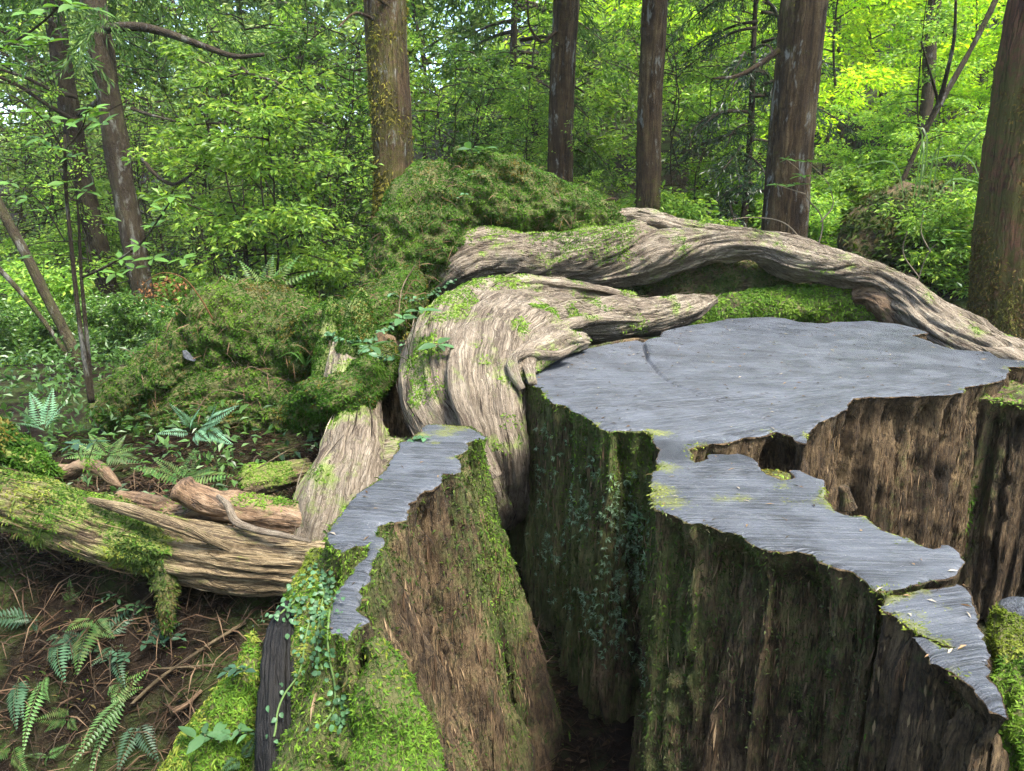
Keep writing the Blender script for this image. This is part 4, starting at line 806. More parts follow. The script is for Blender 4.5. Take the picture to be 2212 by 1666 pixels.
# left hollow
row('pale', ['airy', 'airy2'], -260, 620, 9.8, 12.8, 5, .85, 1.15)
row('pale', ['airy2', 'airy', 'bushy'], -500, 760, 13, 17, 10, 1.4, 2.0)
row('twiggy', ['twiggy'], -100, 780, 7.8, 11.5, 9, .7, 1.15)
row('conifer', ['conifer'], -200, 740, 10.5, 14.5, 3, .8, 1.1)
row('bush', ['low', 'bushy'], -160, 720, 6.4, 9.0, 7, .6, .9)
row('bush', ['low'], -150, 420, 5.3, 6.6, 7, .35, .55, M_DARK)
row('twiggy', ['twiggy'], -120, 700, 8.8, 11, 6, .85, 1.25, M_PALE)
row('pale', ['airy2', 'airy'], 100, 1000, 14, 19, 6, 1.7, 2.2)
# middle
row('dark', ['dark', 'bushy'], 590, 1130, 8.6, 10.5, 5, .62, .9)
row('fresh', ['airy', 'bushy', 'airy2'], 620, 1700, 10.5, 14, 8, .8, 1.2)
row('fresh', ['airy', 'bushy'], 1040, 1680, 9.2, 10.5, 4, .45, .6)
row('twiggy', ['twiggy'], 600, 1700, 8.2, 10.5, 5, .6, .95)
row('bush', ['low'], 1150, 1900, 7.2, 10, 10, .6, 1.0)
row('conifer', ['conifer'], 1000, 1680, 12, 16, 2, 1.0, 1.4)
plant('conifer', 'conifer', *at(1585, 9.0), .75, 1.0, M_DARK)
# sunny slope on the right
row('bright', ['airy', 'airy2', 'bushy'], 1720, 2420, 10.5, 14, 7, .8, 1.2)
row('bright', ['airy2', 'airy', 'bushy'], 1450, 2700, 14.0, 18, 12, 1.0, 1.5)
row('fresh', ['bushy', 'airy'], 1780, 2120, 8.0, 9.5, 3, .5, .7)
row('bush', ['low'], 1800, 2200, 6.2, 8.4, 6, .5, .85)

# the far wood: one mass of foliage
def far_wood():
    r = np.random.default_rng(500); P, D, cl = [], [], []
    n = 2100
    y = r.uniform(17, 34, n); x = np.where(r.random(n) < .3, r.uniform(-.45, .12, n), r.uniform(-1.0, 1.0, n)) * y * .95; h = r.random(n) ** .8 * (9.5 + 10 * sstep(2, -5, x))
    z = gz(x, y) + h
    for k in range(n):
        m = 36; o = r.normal(0, 1, (m, 3)) * [.55, .55, .22]
        P.append(np.array([x[k], y[k], z[k]]) + o); D.append(unit(o) + r.normal(0, .4, (m, 3)) + [0, 0, -.3])
    P = np.concatenate(P); D = np.concatenate(D)
    c = np.array(C_BROAD)[r.integers(0, 5, n)] * r.uniform(.7, 1.9, (n, 1)) * (np.array([1.9, 1.7, 1.6]) + np.outer(sstep(-6, 8, x), [1.0, .7, -.5]))  # full sun on the far slope put into leaf colour, stronger rightward
    L = r.uniform(.14, .32, len(P))
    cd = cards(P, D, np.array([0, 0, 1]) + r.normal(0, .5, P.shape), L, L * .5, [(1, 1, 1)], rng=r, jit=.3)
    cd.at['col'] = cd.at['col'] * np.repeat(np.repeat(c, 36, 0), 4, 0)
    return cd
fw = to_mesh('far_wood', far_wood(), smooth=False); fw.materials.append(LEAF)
def wood_around():
    r = np.random.default_rng(501); n = 900; a = r.uniform(math.radians(62), math.radians(298), n); R = r.uniform(9, 15, n)
    x, y = np.sin(a) * R, np.cos(a) * R; z = r.uniform(-.5, 9.5, n); m = 22
    P = np.repeat(np.stack([x, y, z], 1), m, 0) + r.normal(0, 1, (n * m, 3)) * [.8, .8, .4]; D = r.normal(0, 1, P.shape) - [0, 0, .3]; L = r.uniform(.3, .55, len(P))
    return cards(P, D, np.array([0, 0, 1]) + r.normal(0, .5, P.shape), L, L * .5, C_BROAD, rng=r)
wa = to_mesh('wood_around', wood_around(), smooth=False); wa.materials.append(LEAF)
wo = bpy.data.objects.new('wood_around', wa); COL.objects.link(wo); tag(wo, 'foliage of the wood going on all round the clearing', 'foliage', kind='stuff')
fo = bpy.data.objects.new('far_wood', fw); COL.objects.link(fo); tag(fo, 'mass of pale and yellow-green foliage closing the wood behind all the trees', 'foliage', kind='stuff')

# boulder, tall grass and the pale twiggy bush on the right
bo = limb([(1845, 590, 7.2, 30), (1880, 540, 7.3, 70), (1950, 520, 7.4, 110), (2020, 530, 7.5, 95), (2090, 580, 7.5, 60)], n=90, m=70, ridge=.10, rf=1.6, along=1.2, lump=.18, lf=2.2, seed=81)
bb = thing('boulder', 'dark shaggy boulder half hidden by leaves beside the red cedar', 'boulder', (4.0, 7.4, float(gz(4.0, 7.4)) - .1)); setmoss(bo, 0, 1, 4, .6)
put('stone', bo, ROTWOOD, bb)

# ------------------------------------------------------------------ moss
G_LIT = [(0.0458, 0.1023, 0.0110), (0.0750, 0.1509, 0.0158), (0.1167, 0.2045, 0.0220), (0.1667, 0.2585, 0.0354)]
G_DEEP = [(0.1031, 0.0830, 0.0146), (0.0275, 0.0692, 0.0074), (0.0427, 0.1015, 0.0099), (0.0688, 0.1385, 0.0128), (0.1066, 0.1846, 0.0201)]
G_YEL = [(0.0924, 0.1290, 0.0149), (0.1384, 0.1735, 0.0198), (0.1939, 0.2231, 0.0373), (0.2402, 0.2579, 0.0662)]
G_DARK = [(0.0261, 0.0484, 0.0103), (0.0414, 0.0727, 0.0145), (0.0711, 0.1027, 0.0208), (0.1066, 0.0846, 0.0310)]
G_BROWN = [(0.1066, 0.0907, 0.0208), (0.1539, 0.1330, 0.0248), (0.2131, 0.1875, 0.0341), (0.1421, 0.1573, 0.0259)]
G_TEAL = [(0.0625, 0.1300, 0.0420), (0.0711, 0.1573, 0.0620), (0.1185, 0.2297, 0.0931), (0.1894, 0.3024, 0.1344)]
def add_moss(parent, m, dens, L, wd, cols, lo=.5, hi=.8, up=0.0, droop=.5, seed=0, cut=None, name='moss', lift=.55):
    r = np.random.default_rng(seed + 900); N = m.normals()
    w = sstep(lo, hi, m.at['moss']) * np.clip(1 + up * (N[:, 2] - .3), 0, 2)
    cl = fbm(m.V[:, 0] * 14, m.V[:, 1] * 14, m.V[:, 2] * 14 + seed, 2); w = w * (.25 + sstep(-.35, .35, cl))
    w = w * ((N * unit(CAM - m.V)).sum(1) > -.3)
    if cut is not None: w = w * cut(m.V)
    P, Nn = sample(m, dens * area(m, w), w, r)
    if len(P) < 3: return None
    f = fbm(P[:, 0] * 5 + seed, P[:, 1] * 5, P[:, 2] * 5, 3) * 1.9
    fr = fronds(P, Nn, L, wd, cols, droop, lift, r, f)
    pt = getattr(m, 'obj', None)
    return put(name, fr, MOSS, pt if pt is not None and pt.parent == parent else parent, parent, smooth=False, kind='stuff')
def front(V): return sstep(.35, -.1, (V[:, 1] - np.median(V[:, 1])) / .4)      # nothing grows on the side pressed to the slope behind
for k, m_ in enumerate((hump, peak, peak2)): add_moss(fallen, m_, 24000, .020, .0062, G_DEEP, .3, .6, droop=.7, seed=k)
add_moss(fallen, shelf, 20000, .028, .009, G_LIT, .5, .8, seed=3)
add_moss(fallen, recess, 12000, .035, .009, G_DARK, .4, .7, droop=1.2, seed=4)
for k, m_ in enumerate((armA, armB, swirl1, swirl2, swirl3, body, lip, lip2, face, crest, fold3)):
    add_moss(fallen, m_, 26000, .016, .006, G_LIT, .40, .66, up=.9, seed=10 + k)
for k, m_ in enumerate((root1, root2)): add_moss(fallen, m_, 20000, .016, .006, G_LIT, .48, .75, seed=20 + k, up=.4)
add_moss(mound, mo1, 25000, .019, .0056, G_DEEP, .4, .7, droop=.6, seed=30)
add_moss(mound, mo2, 16000, .022, .007, G_DEEP, .42, .75, up=.5, seed=31)
for k, m_ in enumerate((mo3, mo4, mo5, mo6)): add_moss(mound, m_, 36000, .019, .0056, G_DEEP[:4], .4, .7, seed=32 + k, droop=.8)
add_moss(log1, lg, 52000, .015, .0044, G_YEL[:3] + G_LIT, .42, .72, up=.5, droop=.8, seed=40)
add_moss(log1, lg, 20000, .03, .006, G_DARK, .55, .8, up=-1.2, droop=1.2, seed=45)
add_moss(log1, lg2, 30000, .016, .005, G_LIT, .35, .7, seed=41); add_moss(log1, lg3, 30000, .022, .005, G_DARK + G_DEEP[1:3], .4, .7, droop=1.2, seed=42)
add_moss(log2, br1, 40000, .016, .005, G_LIT, .35, .6, up=.5, seed=43)
add_moss(hook, hk, 30000, .02, .005, G_DEEP, .35, .6, seed=44); add_moss(mend, me1, 42000, .026, .007, G_DEEP, .4, .7, seed=46); add_moss(chunk, ch1, 40000, .014, .005, G_LIT, .4, .7, seed=47)
near = lambda V: (np.abs(V[:, 2] - .8) < .5) * 1.0
add_moss(stump, but1, 130000, .013, .0030, G_YEL[:2] + G_LIT, .3, .7, droop=.8, seed=50, cut=near)
add_moss(stump, but2, 130000, .017, .0036, G_YEL[:3] + G_LIT[1:], .3, .7, droop=1.0, seed=51, cut=near)
add_moss(stump, but3, 120000, .014, .0034, G_YEL[:3] + G_LIT, .3, .7, droop=.8, seed=52, cut=near)
add_moss(stump, but4, 110000, .013, .0032, G_YEL[:3] + G_LIT, .3, .7, droop=.6, seed=53, cut=near)
add_moss(stump, char, 30000, .012, .003, G_DARK, .3, .6, seed=55)
add_moss(stump, wall_p, 42000, .013, .0032, G_LIT, .6, .9, droop=.9, seed=60, cut=lambda V: sstep(.35, .7, V[:, 2]) * sstep(2.6, 2.2, V[:, 1]))
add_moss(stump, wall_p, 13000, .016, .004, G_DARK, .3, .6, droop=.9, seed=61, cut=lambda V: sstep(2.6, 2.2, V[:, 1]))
vis = lambda V: sstep(3.0, 2.6, V[:, 1]) * sstep(.1, .3, V[:, 2])
add_moss(stump, wall_m, 6500, .018, .0046, G_DARK, .42, .75, droop=1.0, seed=62, cut=vis)
add_moss(stump, wall_m, 14000, .014, .0036, G_LIT, .5, .85, droop=.9, seed=63, cut=lambda V: vis(V) * sstep(.5, .85, V[:, 2]) * sstep(1.0, .6, V[:, 0]))
add_moss(stump, wall_l, 30000, .014, .0036, G_DARK + G_LIT[:2], .35, .7, droop=.9, seed=65)
add_moss(stump, sh1 and join([cap_s, wall_s]), 16000, .022, .006, G_LIT, .5, .8, seed=66)
for k, c_ in enumerate((cap_m, cap_l, cap_p)): add_moss(stump, c_, 170000, .010, .0034, G_YEL, .4, .75, droop=.4, seed=70 + k, lift=.35)
add_moss(t1, trunk_mesh(p_1, trees_tall[0][2], 61, moss=.5, mossdir=.45), 6000, .04, .010, G_BROWN, .45, .8, droop=1.3, seed=80, cut=lambda V: (V[:, 2] < 4.2) * sstep(.3, -.1, V[:, 1] - 6.7))
add_moss(t5, trunk_mesh(p_5, trees_tall[4][2], 65, moss=.55, mossdir=.35, ridge=.045), 12000, .030, .007, [(.12, .085, .03), (.17, .125, .035), (.10, .06, .03), (.15, .14, .035)], .6, .9, droop=1.4, seed=81, cut=lambda V: (V[:, 2] < 3.6) * sstep(.3, -.1, V[:, 1] - 4.9))
add_moss(bb, bo, 3000, .07, .02, G_DARK, .4, .7, seed=82)
add_moss(t4, trunk_mesh(p_4, trees_tall[3][2], 64, moss=.15, mossdir=.4, ridge=.03), 5000, .035, .009, G_BROWN, .45, .8, droop=1.3, seed=83, cut=lambda V: (V[:, 2] < 3.6) * sstep(.3, -.1, V[:, 1] - 6.3))

def stars(m, n, L, wd, cols, seed, w):
    r = np.random.default_rng(seed); P, N = sample(m, n, w * ((m.normals() * unit(CAM - m.V)).sum(1) > -.2), r); k = 10
    return fronds(np.repeat(P + N * .004, k, 0), np.repeat(N, k, 0), L, wd, cols, .25, .7, r, np.repeat(r.uniform(-1, 1, len(P)), k), .2)
lw = sstep(.75, .5, wall_m.V[:, 0]) * sstep(1.75, 1.95, wall_m.V[:, 1]) * sstep(2.9, 2.6, wall_m.V[:, 1]) * sstep(.15, .4, wall_m.V[:, 2]) * sstep(1.0, .8, wall_m.V[:, 2]) * sstep(-.2, .25, fbm(wall_m.V[:, 0] * 7, wall_m.V[:, 1] * 7, wall_m.V[:, 2] * 4, 3))
put('star_moss', stars(wall_m, 1500, .014, .0026, [(.13, .20, .11), (.19, .28, .17), (.26, .35, .23)], 771, lw), MOSS, wal1, stump, smooth=False, kind='stuff')
for k, (o_, m_) in enumerate(((fallen, hump), (mound, mo1), (mound, mo5), (mound, mo2))):
    P_, N_ = sample(m_, 85 * area(m_), ((m_.normals() * unit(CAM - m_.V)).sum(1) > 0) * 1.0, np.random.default_rng(60 + k))
    put('dead_needles', fronds(P_ + N_ * .012, N_, .10, .0035, [(.11, .065, .035), (.16, .10, .06), (.07, .04, .025)], .5, .25, np.random.default_rng(61 + k)), LITTER, m_.obj, o_, smooth=False, kind='stuff')
# loose fibres and splinters
PALE_F = [(.26, .22, .165), (.18, .15, .11), (.12, .095, .07), (.05, .038, .028), (.035, .027, .02)]; BROWN_F = [(.16, .105, .06), (.10, .062, .035), (.055, .034, .02), (.025, .017, .011), (.22, .155, .09)]; LOG_F = [(.27, .21, .125), (.17, .125, .07), (.08, .055, .03), (.04, .028, .016)]
for k, (m_, n_) in enumerate(((armA, 900), (armB, 200), (swirl1, 1000), (swirl2, 900), (face, 500), (root1, 450), (root2, 200))): put('fibre', fibres(m_, n_, .10, .0032, PALE_F, seed=k, lift=.0), LITTER, m_.obj, fallen, smooth=False, kind='stuff')
put('fibre', fibres(lg, 900, .09, .003, LOG_F, seed=20, lift=.02), LITTER, lg.obj, log1, smooth=False, kind='stuff')
for k, (m_, n_, L_) in enumerate(((wall_m, 6500, .05), (wall_p, 2600, .045), (wall_l, 1500, .035), (wall_s, 700, .05))):
    put('fibre', fibres(m_, n_, L_, .0042, BROWN_F, (0, 0, -1), sstep(3.2, 2.8, m_.V[:, 1]) * sstep(.0, .3, m_.V[:, 2]) * sstep(1.02, .96, m_.V[:, 2]), 30 + k, .12), LITTER, getattr(m_, 'obj', sh1), stump, smooth=False, kind='stuff')
wall_m.at['moss'] = np.clip(wall_m.at['moss'] + .1, 0, 1.2)
add_moss(stump, wall_m, 13000, .013, .0036, [(.07, .085, .03), (.10, .12, .045), (.05, .075, .02), (.12, .11, .06)], .34, .6, droop=.9, seed=95, cut=lambda V: vis(V) * sstep(2.0, 1.8, V[:, 1]))
add_moss(stump, gapf, 40000, .013, .0035, G_LIT + G_BROWN, .35, .7, seed=99)

# ------------------------------------------------------------------ small plants and litter
bpy.context.view_layer.update()
DG = bpy.context.evaluated_depsgraph_get()
from mathutils.bvhtree import BVHTree
TREES = {}
NEARBY = [o for o in COL.objects if o.type == 'MESH' and o.get('kind') != 'stuff' and (o.name == 'ground' or (o.parent and o.parent.name.split('.')[0] in
          ('tree_stump', 'fallen_tree', 'mossy_stump', 'fallen_log', 'broken_branch', 'hooked_branch', 'mossy_log_end', 'log_chunk')))]
BOX = []
for o in NEARBY:
    c_ = np.array([tuple(v) for v in o.bound_box]) + (np.array(o.parent.location) if o.parent else 0); BOX.append((c_.min(0) - .002, c_.max(0) + .002))
def hit(u, v):
    """where the sight line through a survey point meets the ground or the wood: point, normal"""
    d = Vector(ray(u, v)).normalized(); best = None
    dn = np.array(d); dn = np.where(np.abs(dn) < 1e-9, 1e-9, dn)
    for o, (lo, hi) in zip(NEARBY, BOX):
        a = (lo - CAM) / dn; b = (hi - CAM) / dn
        if np.minimum(a, b).max() > np.maximum(a, b).min(): continue
        off = Vector(o.parent.location) if o.parent else Vector((0, 0, 0))
        t_ = TREES.get(o.name) or TREES.setdefault(o.name, BVHTree.FromObject(o, DG))
        loc, n, _, _d = t_.ray_cast(Vector(CAM) - off, d)
        if loc is not None:
            t = (loc + off - Vector(CAM)).length
            if best is None or t < best[0]: best = (t, loc + off, n)
    if best is None: return np.array(W(u, v, 6.0)), np.array([0, 0, 1.0])
    n = best[2]; n = n if n.dot(d) < 0 else -n
    return np.array(best[1]), np.array(n)
def frame(p, y, n):
    """matrix whose Y axis runs along y and whose Z axis leans to n"""
    y = unit(np.asarray(y, float)); x = unit(np.cross(y, n)); z = np.cross(x, y)
    return Matrix(((x[0], y[0], z[0], p[0]), (x[1], y[1], z[1], p[1]), (x[2], y[2], z[2], p[2]), (0, 0, 0, 1)))
def leaf_mesh(w=.42, cols=(.09, .19, .05), curl=.12, tip=1.0, name='leaf'):
    t = np.array([0, .12, .3, .5, .7, .88, 1.0]); prof = w * np.sin(np.pi * t ** .85) ** .8 * (1 - .25 * t); prof[-1] = 0; prof[0] = .02
    V, Q = [], []
    for a, b in zip(t, prof):
        z = -curl * a * a
        V += [(-b / 2, a, z + b * .16), (0, a, z), (b / 2, a, z + b * .16)]
    for i in range(6):
        for j in range(2): Q.append((i * 3 + j, i * 3 + j + 1, i * 3 + j + 4, i * 3 + j + 3))
    me = to_mesh(name, M(np.array(V), None, Q, col=np.tile(np.array(cols), (len(V), 1)))); me.materials.append(LEAF_NEAR); return me
def fern_mesh(pairs=15, wmax=.30, bip=True, cols=((.07, .15, .05), (.09, .18, .06)), sag=.22, start=.12, seed=0, name='frond', shape=.25):
    r = np.random.default_rng(seed); P, D, U, L, Wd = [], [], [], [], []
    c = lambda t: np.array([.03 * np.sin(3 * t), t, sag * (.9 * t - 1.35 * t * t)])
    for i in range(pairs):
        t = start + (1 - start) * (i + .3) / pairs; p = c(t); ty = unit(c(t + .02) - c(t - .02))
        ln_ = wmax * min(1.0, (1 - t) / (1 - shape)) ** .9 * (min(1, .55 + .45 * (t - start) / max(shape - start, .05))) * r.uniform(.92, 1.05)
        for sgn in (-1, 1):
            d = unit(np.array([sgn, 0, -.12]) + ty * .38)
            if bip:
                k = max(3, int(ln_ / .032))
                for q in range(k):
                    tq = (q + .5) / k; pp = p + d * ln_ * tq + np.array([0, 0, -.25]) * ln_ * tq ** 2; l2 = ln_ * .19 * (1 - tq * .75)
                    for s2 in (-1, 1):
                        side = unit(ty * s2 + d * .45); P.append(pp); D.append(side + [0, 0, -.1]); U.append([0, 0, 1]); L.append(l2 + .006); Wd.append((ln_ / k) * .72)
                P.append(p + d * ln_ * .9); D.append(d); U.append([0, 0, 1]); L.append(ln_ * .14); Wd.append(.012)
            else:
                P.append(p); D.append(d + [0, 0, -.1]); U.append([0, 0, 1]); L.append(ln_); Wd.append(min(.09, .78 / pairs))
    cd = cards(np.array(P), np.array(D), np.array(U) + r.normal(0, .1, (len(P), 3)), np.array(L), np.array(Wd), cols, fold=.08, rng=r, jit=.15)
    pts = np.array([c(t) for t in np.linspace(0, 1, 8)]); tb = sweep(pts, np.linspace(.008, .002, 8), n=14, m=4)
    tb = M(tb.V, tb.T, tb.Q, col=np.tile((.06, .07, .025), (len(tb.V), 1)))
    me = to_mesh(name, join([cd, tb]), smooth=False); me.materials.append(LEAF_NEAR); return me
RP = np.random.default_rng(1234)
FERN_PALE = fern_mesh(15, .26, False, ((.11, .22, .12), (.13, .25, .14)), seed=1); FERN_PIN = fern_mesh(17, .17, False, ((.12, .24, .14), (.14, .27, .16)), .10, .1, seed=2)
FERN_GREEN = fern_mesh(16, .30, False, ((.06, .135, .03), (.075, .16, .034), (.10, .15, .04)), seed=3); FERN_SWORD = fern_mesh(20, .15, False, ((.07, .15, .04), (.09, .175, .05)), .2, .06, seed=4)
FERN_TEAL = fern_mesh(14, .26, False, ((.045, .10, .05), (.055, .115, .058)), seed=5)
def stem(parent, pts, r0, r1, col=(.06, .07, .03), name='stem'):
    tb = sweep(pts, np.linspace(r0, r1, len(pts)), n=max(8, 5 * len(pts)), m=5)
    return put(name, M(tb.V, tb.T, tb.Q, col=np.tile(col, (len(tb.V), 1))), LITTER, parent)
def frond_between(parent, me, a, b, up=(0, -.35, 1), roll=0.0):
    a, b = np.asarray(a), np.asarray(b); L = np.linalg.norm(b - a); n = np.asarray(up, float) + RP.normal(0, .12, 3)
    m = frame(a, b - a, n) @ Matrix.Diagonal((L, L, L, 1)); return piece('frond', me, m, parent)
def fern(label, base, Y, tips, me, name='fern', up=(0, -.35, 1), group=None):
    """base and tips as survey points; tips carry their own distance"""
    b = W(*base, Y) if Y else hit(*base)[0]
    o = thing(name, label, 'fern', tuple(b), group)
    for u, v, dy in tips:
        k = 1.0 if Y else 1.35
        frond_between(o, me, b, W(base[0] + (u - base[0]) * k, base[1] + (v - base[1]) * k, b[1] + dy * k), up)
    return o
# the pale pinnate fern in front of the mossy stump: one stalk carrying a fan of toothed pinnae
o = thing('fern', 'pale blue-green fern with a fan of toothed fronds in front of the mossy stump', 'fern', tuple(W(455, 1075, 2.85)))
bj = W(418, 935, 2.78)
stem(o, np.array([W(455, 1075, 2.85), W(470, 1010, 2.8), W(452, 960, 2.78), bj]), .003, .002)
for a, b in (((415, 925), (366, 872)), ((412, 935), (338, 936)), ((420, 940), (428, 962)), ((418, 930), (390, 890)), ((412, 918), (430, 876)), ((430, 925), (480, 905)), ((440, 915), (512, 872)), ((450, 915), (468, 868)), ((448, 925), (500, 958)), ((424, 930), (452, 950))):
    frond_between(o, FERN_PIN, W(*a, 2.78), W(*b, 2.66 + RP.uniform(-.05, .05)), up=(0, -.8, .8))
fern('broad bright bracken fronds standing behind the crown of the mossy stump', (565, 640), 4.4, [(480, 585, -.1), (520, 560, .0), (585, 545, .1), (640, 545, .05), (690, 570, -.1), (610, 575, -.3)], FERN_GREEN)
fern('feathery pale fern at the edge of the hollow, above the mossy log end', (95, 930), 3.1, [(30, 870, -.1), (60, 842, .1), (110, 835, .1), (140, 862, .0), (25, 905, -.2)], FERN_PALE)
fern('low green fern spreading over dead stems behind the peeling branch', (395, 1040), 2.75, [(285, 1002, -.1), (330, 985, 0.), (470, 998, 0.), (500, 1015, -.1), (420, 965, .1)], FERN_GREEN)
fern('dark small fern in the shade between hooked branch and mossy stump', (230, 985), 2.95, [(150, 950, 0.), (190, 930, .1), (270, 935, .1), (300, 960, 0.), (140, 985, -.1), (310, 990, -.1)], FERN_GREEN)
# ferns rooted on the dark bank
for lab, base, tips, me in (
    ('bright green fern hanging on the dark bank, largest of the upper ones', (205, 1338), [(172, 1422, -.16), (232, 1365, -.08), (160, 1352, -.1), (250, 1340, .02)], FERN_GREEN),
    ('blue-green fern with a drooping tip left of the bright bank fern', (128, 1372), [(132, 1444, -.14), (112, 1420, -.1), (155, 1395, -.06), (108, 1380, -.04)], FERN_TEAL),
    ('dark fern frond pointing up towards the pale log', (222, 1378), [(290, 1312, .05), (268, 1345, .02)], FERN_TEAL),
    ('teal fern sprig in the middle of the bank', (250, 1395), [(208, 1428, -.06), (262, 1460, -.1), (300, 1400, 0.)], FERN_TEAL),
    ('feathery green fern leaning over the stick on the bank', (230, 1512), [(292, 1462, .02), (285, 1490, 0.), (262, 1465, .02)], FERN_GREEN),
    ('long sword fern frond drooping at the bottom of the bank', (268, 1508), [(182, 1615, -.2), (205, 1640, -.16)], FERN_SWORD),
    ('pale wavy fern frond hanging over the dark soil', (98, 1462), [(58, 1585, -.15), (100, 1500, -.1)], FERN_SWORD),
    ('small teal fern frond at the dark edge of the bank', (42, 1462), [(32, 1545, -.12), (44, 1530, -.1)], FERN_TEAL),
    ('tiny upright fern under the pale log', (150, 1298), [(148, 1262, .02), (168, 1282, 0.), (135, 1285, 0.)], FERN_GREEN),
    ('little teal fern beside the mossy stub of the log', (318, 1362), [(356, 1330, 0.), (372, 1350, 0.), (345, 1378, -.04)], FERN_TEAL),
    ('dark fern by the foot of the moss buttress', (520, 1640), [(470, 1610, 0.), (490, 1660, -.05), (545, 1600, 0.)], FERN_TEAL),
    ('small dull fern at the bottom edge of the bank', (300, 1560), [(265, 1640, -.12), (330, 1620, -.1)], FERN_TEAL)):
    fern(lab, base, None, tips, me, up=(0, -.8, .7))

NTH = ['leftmost', 'second', 'third', 'fourth', 'fifth', 'sixth', 'seventh', 'eighth', 'ninth', 'tenth', 'eleventh', 'twelfth']
for k, (u, v) in enumerate(sorted((RP.uniform(20, 330), RP.uniform(1320, 1640)) for _ in range(5))):
    b = hit(u, v)[0]
    o = thing('fern', 'small fern sprouting from the bank litter, ' + NTH[k] + (' of the row' if k == 0 else ' from the picture edge'), 'fern', tuple(b), 'small ferns on the dark bank')
    for q in range(RP.integers(3, 6)): frond_between(o, (FERN_GREEN, FERN_TEAL, FERN_SWORD)[k % 3], b, b + np.array([RP.normal(0, .08), -RP.uniform(.04, .12), RP.uniform(-.03, .10)]), (0, -.8, .7))
# leafy seedlings: every leaf its own piece
LEAFA = leaf_mesh(.46, (.075, .16, .06)); LEAFB = leaf_mesh(.42, (.085, .18, .03)); LEAFD = leaf_mesh(.55, (.04, .09, .05)); LEAFR = leaf_mesh(.92, (.075, .165, .075), .25); LEAFS = leaf_mesh(.40, (.08, .18, .03))
def leaf_at(parent, me, p, d, n, L):
    return piece('leaf', me, frame(p, d, n) @ Matrix.Diagonal((L, L, L, 1)), parent)
def whorl(parent, me, p, k, L, axis=(0, 0, 1), spread=1.0, droop=.25, rng=RP):
    ax = unit(np.asarray(axis, float)); e = unit(np.cross(ax, [.3, .9, .2])); f = np.cross(ax, e); a0 = rng.uniform(0, 6.28)
    for q in range(k):
        a = a0 + q * 2 * np.pi / k + rng.uniform(-.3, .3); d = (e * np.cos(a) + f * np.sin(a)) * spread + ax * rng.uniform(-.05, .45) - np.array([0, 0, droop * rng.uniform(.2, 1)])
        leaf_at(parent, me, np.asarray(p) + d * L * .08, d, ax + rng.normal(0, .25, 3), L * rng.uniform(.65, 1.15))
def seedling(label, base, Y, nodes, me, L, k=5, cat='seedling', name='seedling', r0=.003, group=None):
    b = W(*base, Y) if Y else hit(*base)[0]; Yb = b[1]; o = thing(name, label, cat, tuple(b), group)
    for nd_ in nodes:
        pts = [b] + [W(u, v, Yb + dy) for u, v, dy in nd_]; stem(o, np.array(pts), r0, r0 * .45)
        whorl(o, me, pts[-1], k, L)
    return o
seedling('toothed green seedling with broad leaves in the cleft of the twisted trunk', (880, 850), 3.05, [[(884, 780, 0), (870, 690, -.05)], [(886, 790, 0), (800, 748, -.1)], [(886, 780, 0), (945, 745, -.1)], [(884, 760, 0), (905, 672, 0)]], LEAFA, .085, 5)
seedling('little seedling with pale leaves on the very top of the moss hump', (1025, 350), None, [[(1018, 322, 0)], [(1045, 322, 0.)]], LEAFA, .10, 5)
for lab, b in (('trefoil sprig on the moss hump, upper of two', (1030, 375)), ('trefoil sprig on the moss hump, lower of two', (1000, 425))):
    seedling(lab, b, None, [[(b[0] + 4, b[1] - 6, -.04)], [(b[0] - 14, b[1] + 2, -.04)], [(b[0] + 18, b[1] + 2, -.04)]], LEAFR, .028, 3, r0=.001)
for lab, b, me, L in (('dark three-leaved seedling on the moss beside the black char', (508, 1455), LEAFD, .024), ('broad-leaved seedling on the yellow moss at the bottom', (515, 1590), LEAFA, .028), ('blue-green seedling in the middle of the bank', (250, 1430), LEAFD, .04),
                      ('seedling with rounded leaves on the litter under the log', (290, 1320), LEAFA, .035), ('small teal seedling left of the mossy stub', (235, 1300), LEAFA, .028), ('dull seedling on the litter near the stick', (370, 1385), LEAFD, .035),
                      ('round-leaved seedling at the foot of the bank', (440, 1600), LEAFA, .045), ('dark seedling under the ferns on the bank', (330, 1395), LEAFD, .035)):
    seedling(lab, b, None, [[(b[0] + 3, b[1] - 12, -.03)], [(b[0] - 16, b[1] - 4, -.03)], [(b[0] + 20, b[1] - 6, -.03)]], me, L, 3, r0=.0014)
seedling('bluish broad leaves beside the dark fern, above the hooked branch', (185, 1010), 2.75, [[(160, 960, 0)], [(205, 955, 0)]], LEAFD, .06, 5)
seedling('seedling growing from the wall of the deep gap in the stump', (1385, 1130), None, [[(1380, 1120, -.04)], [(1362, 1135, -.05)]], LEAFA, .03, 4, r0=.0012)
seedling('seedling nested in the notch at the far end of the sawn ridge', (905, 950), None, [[(900, 945, -.01)], [(915, 946, -.01)], [(890, 950, -.01)]], LEAFR, .02, 4, r0=.001)

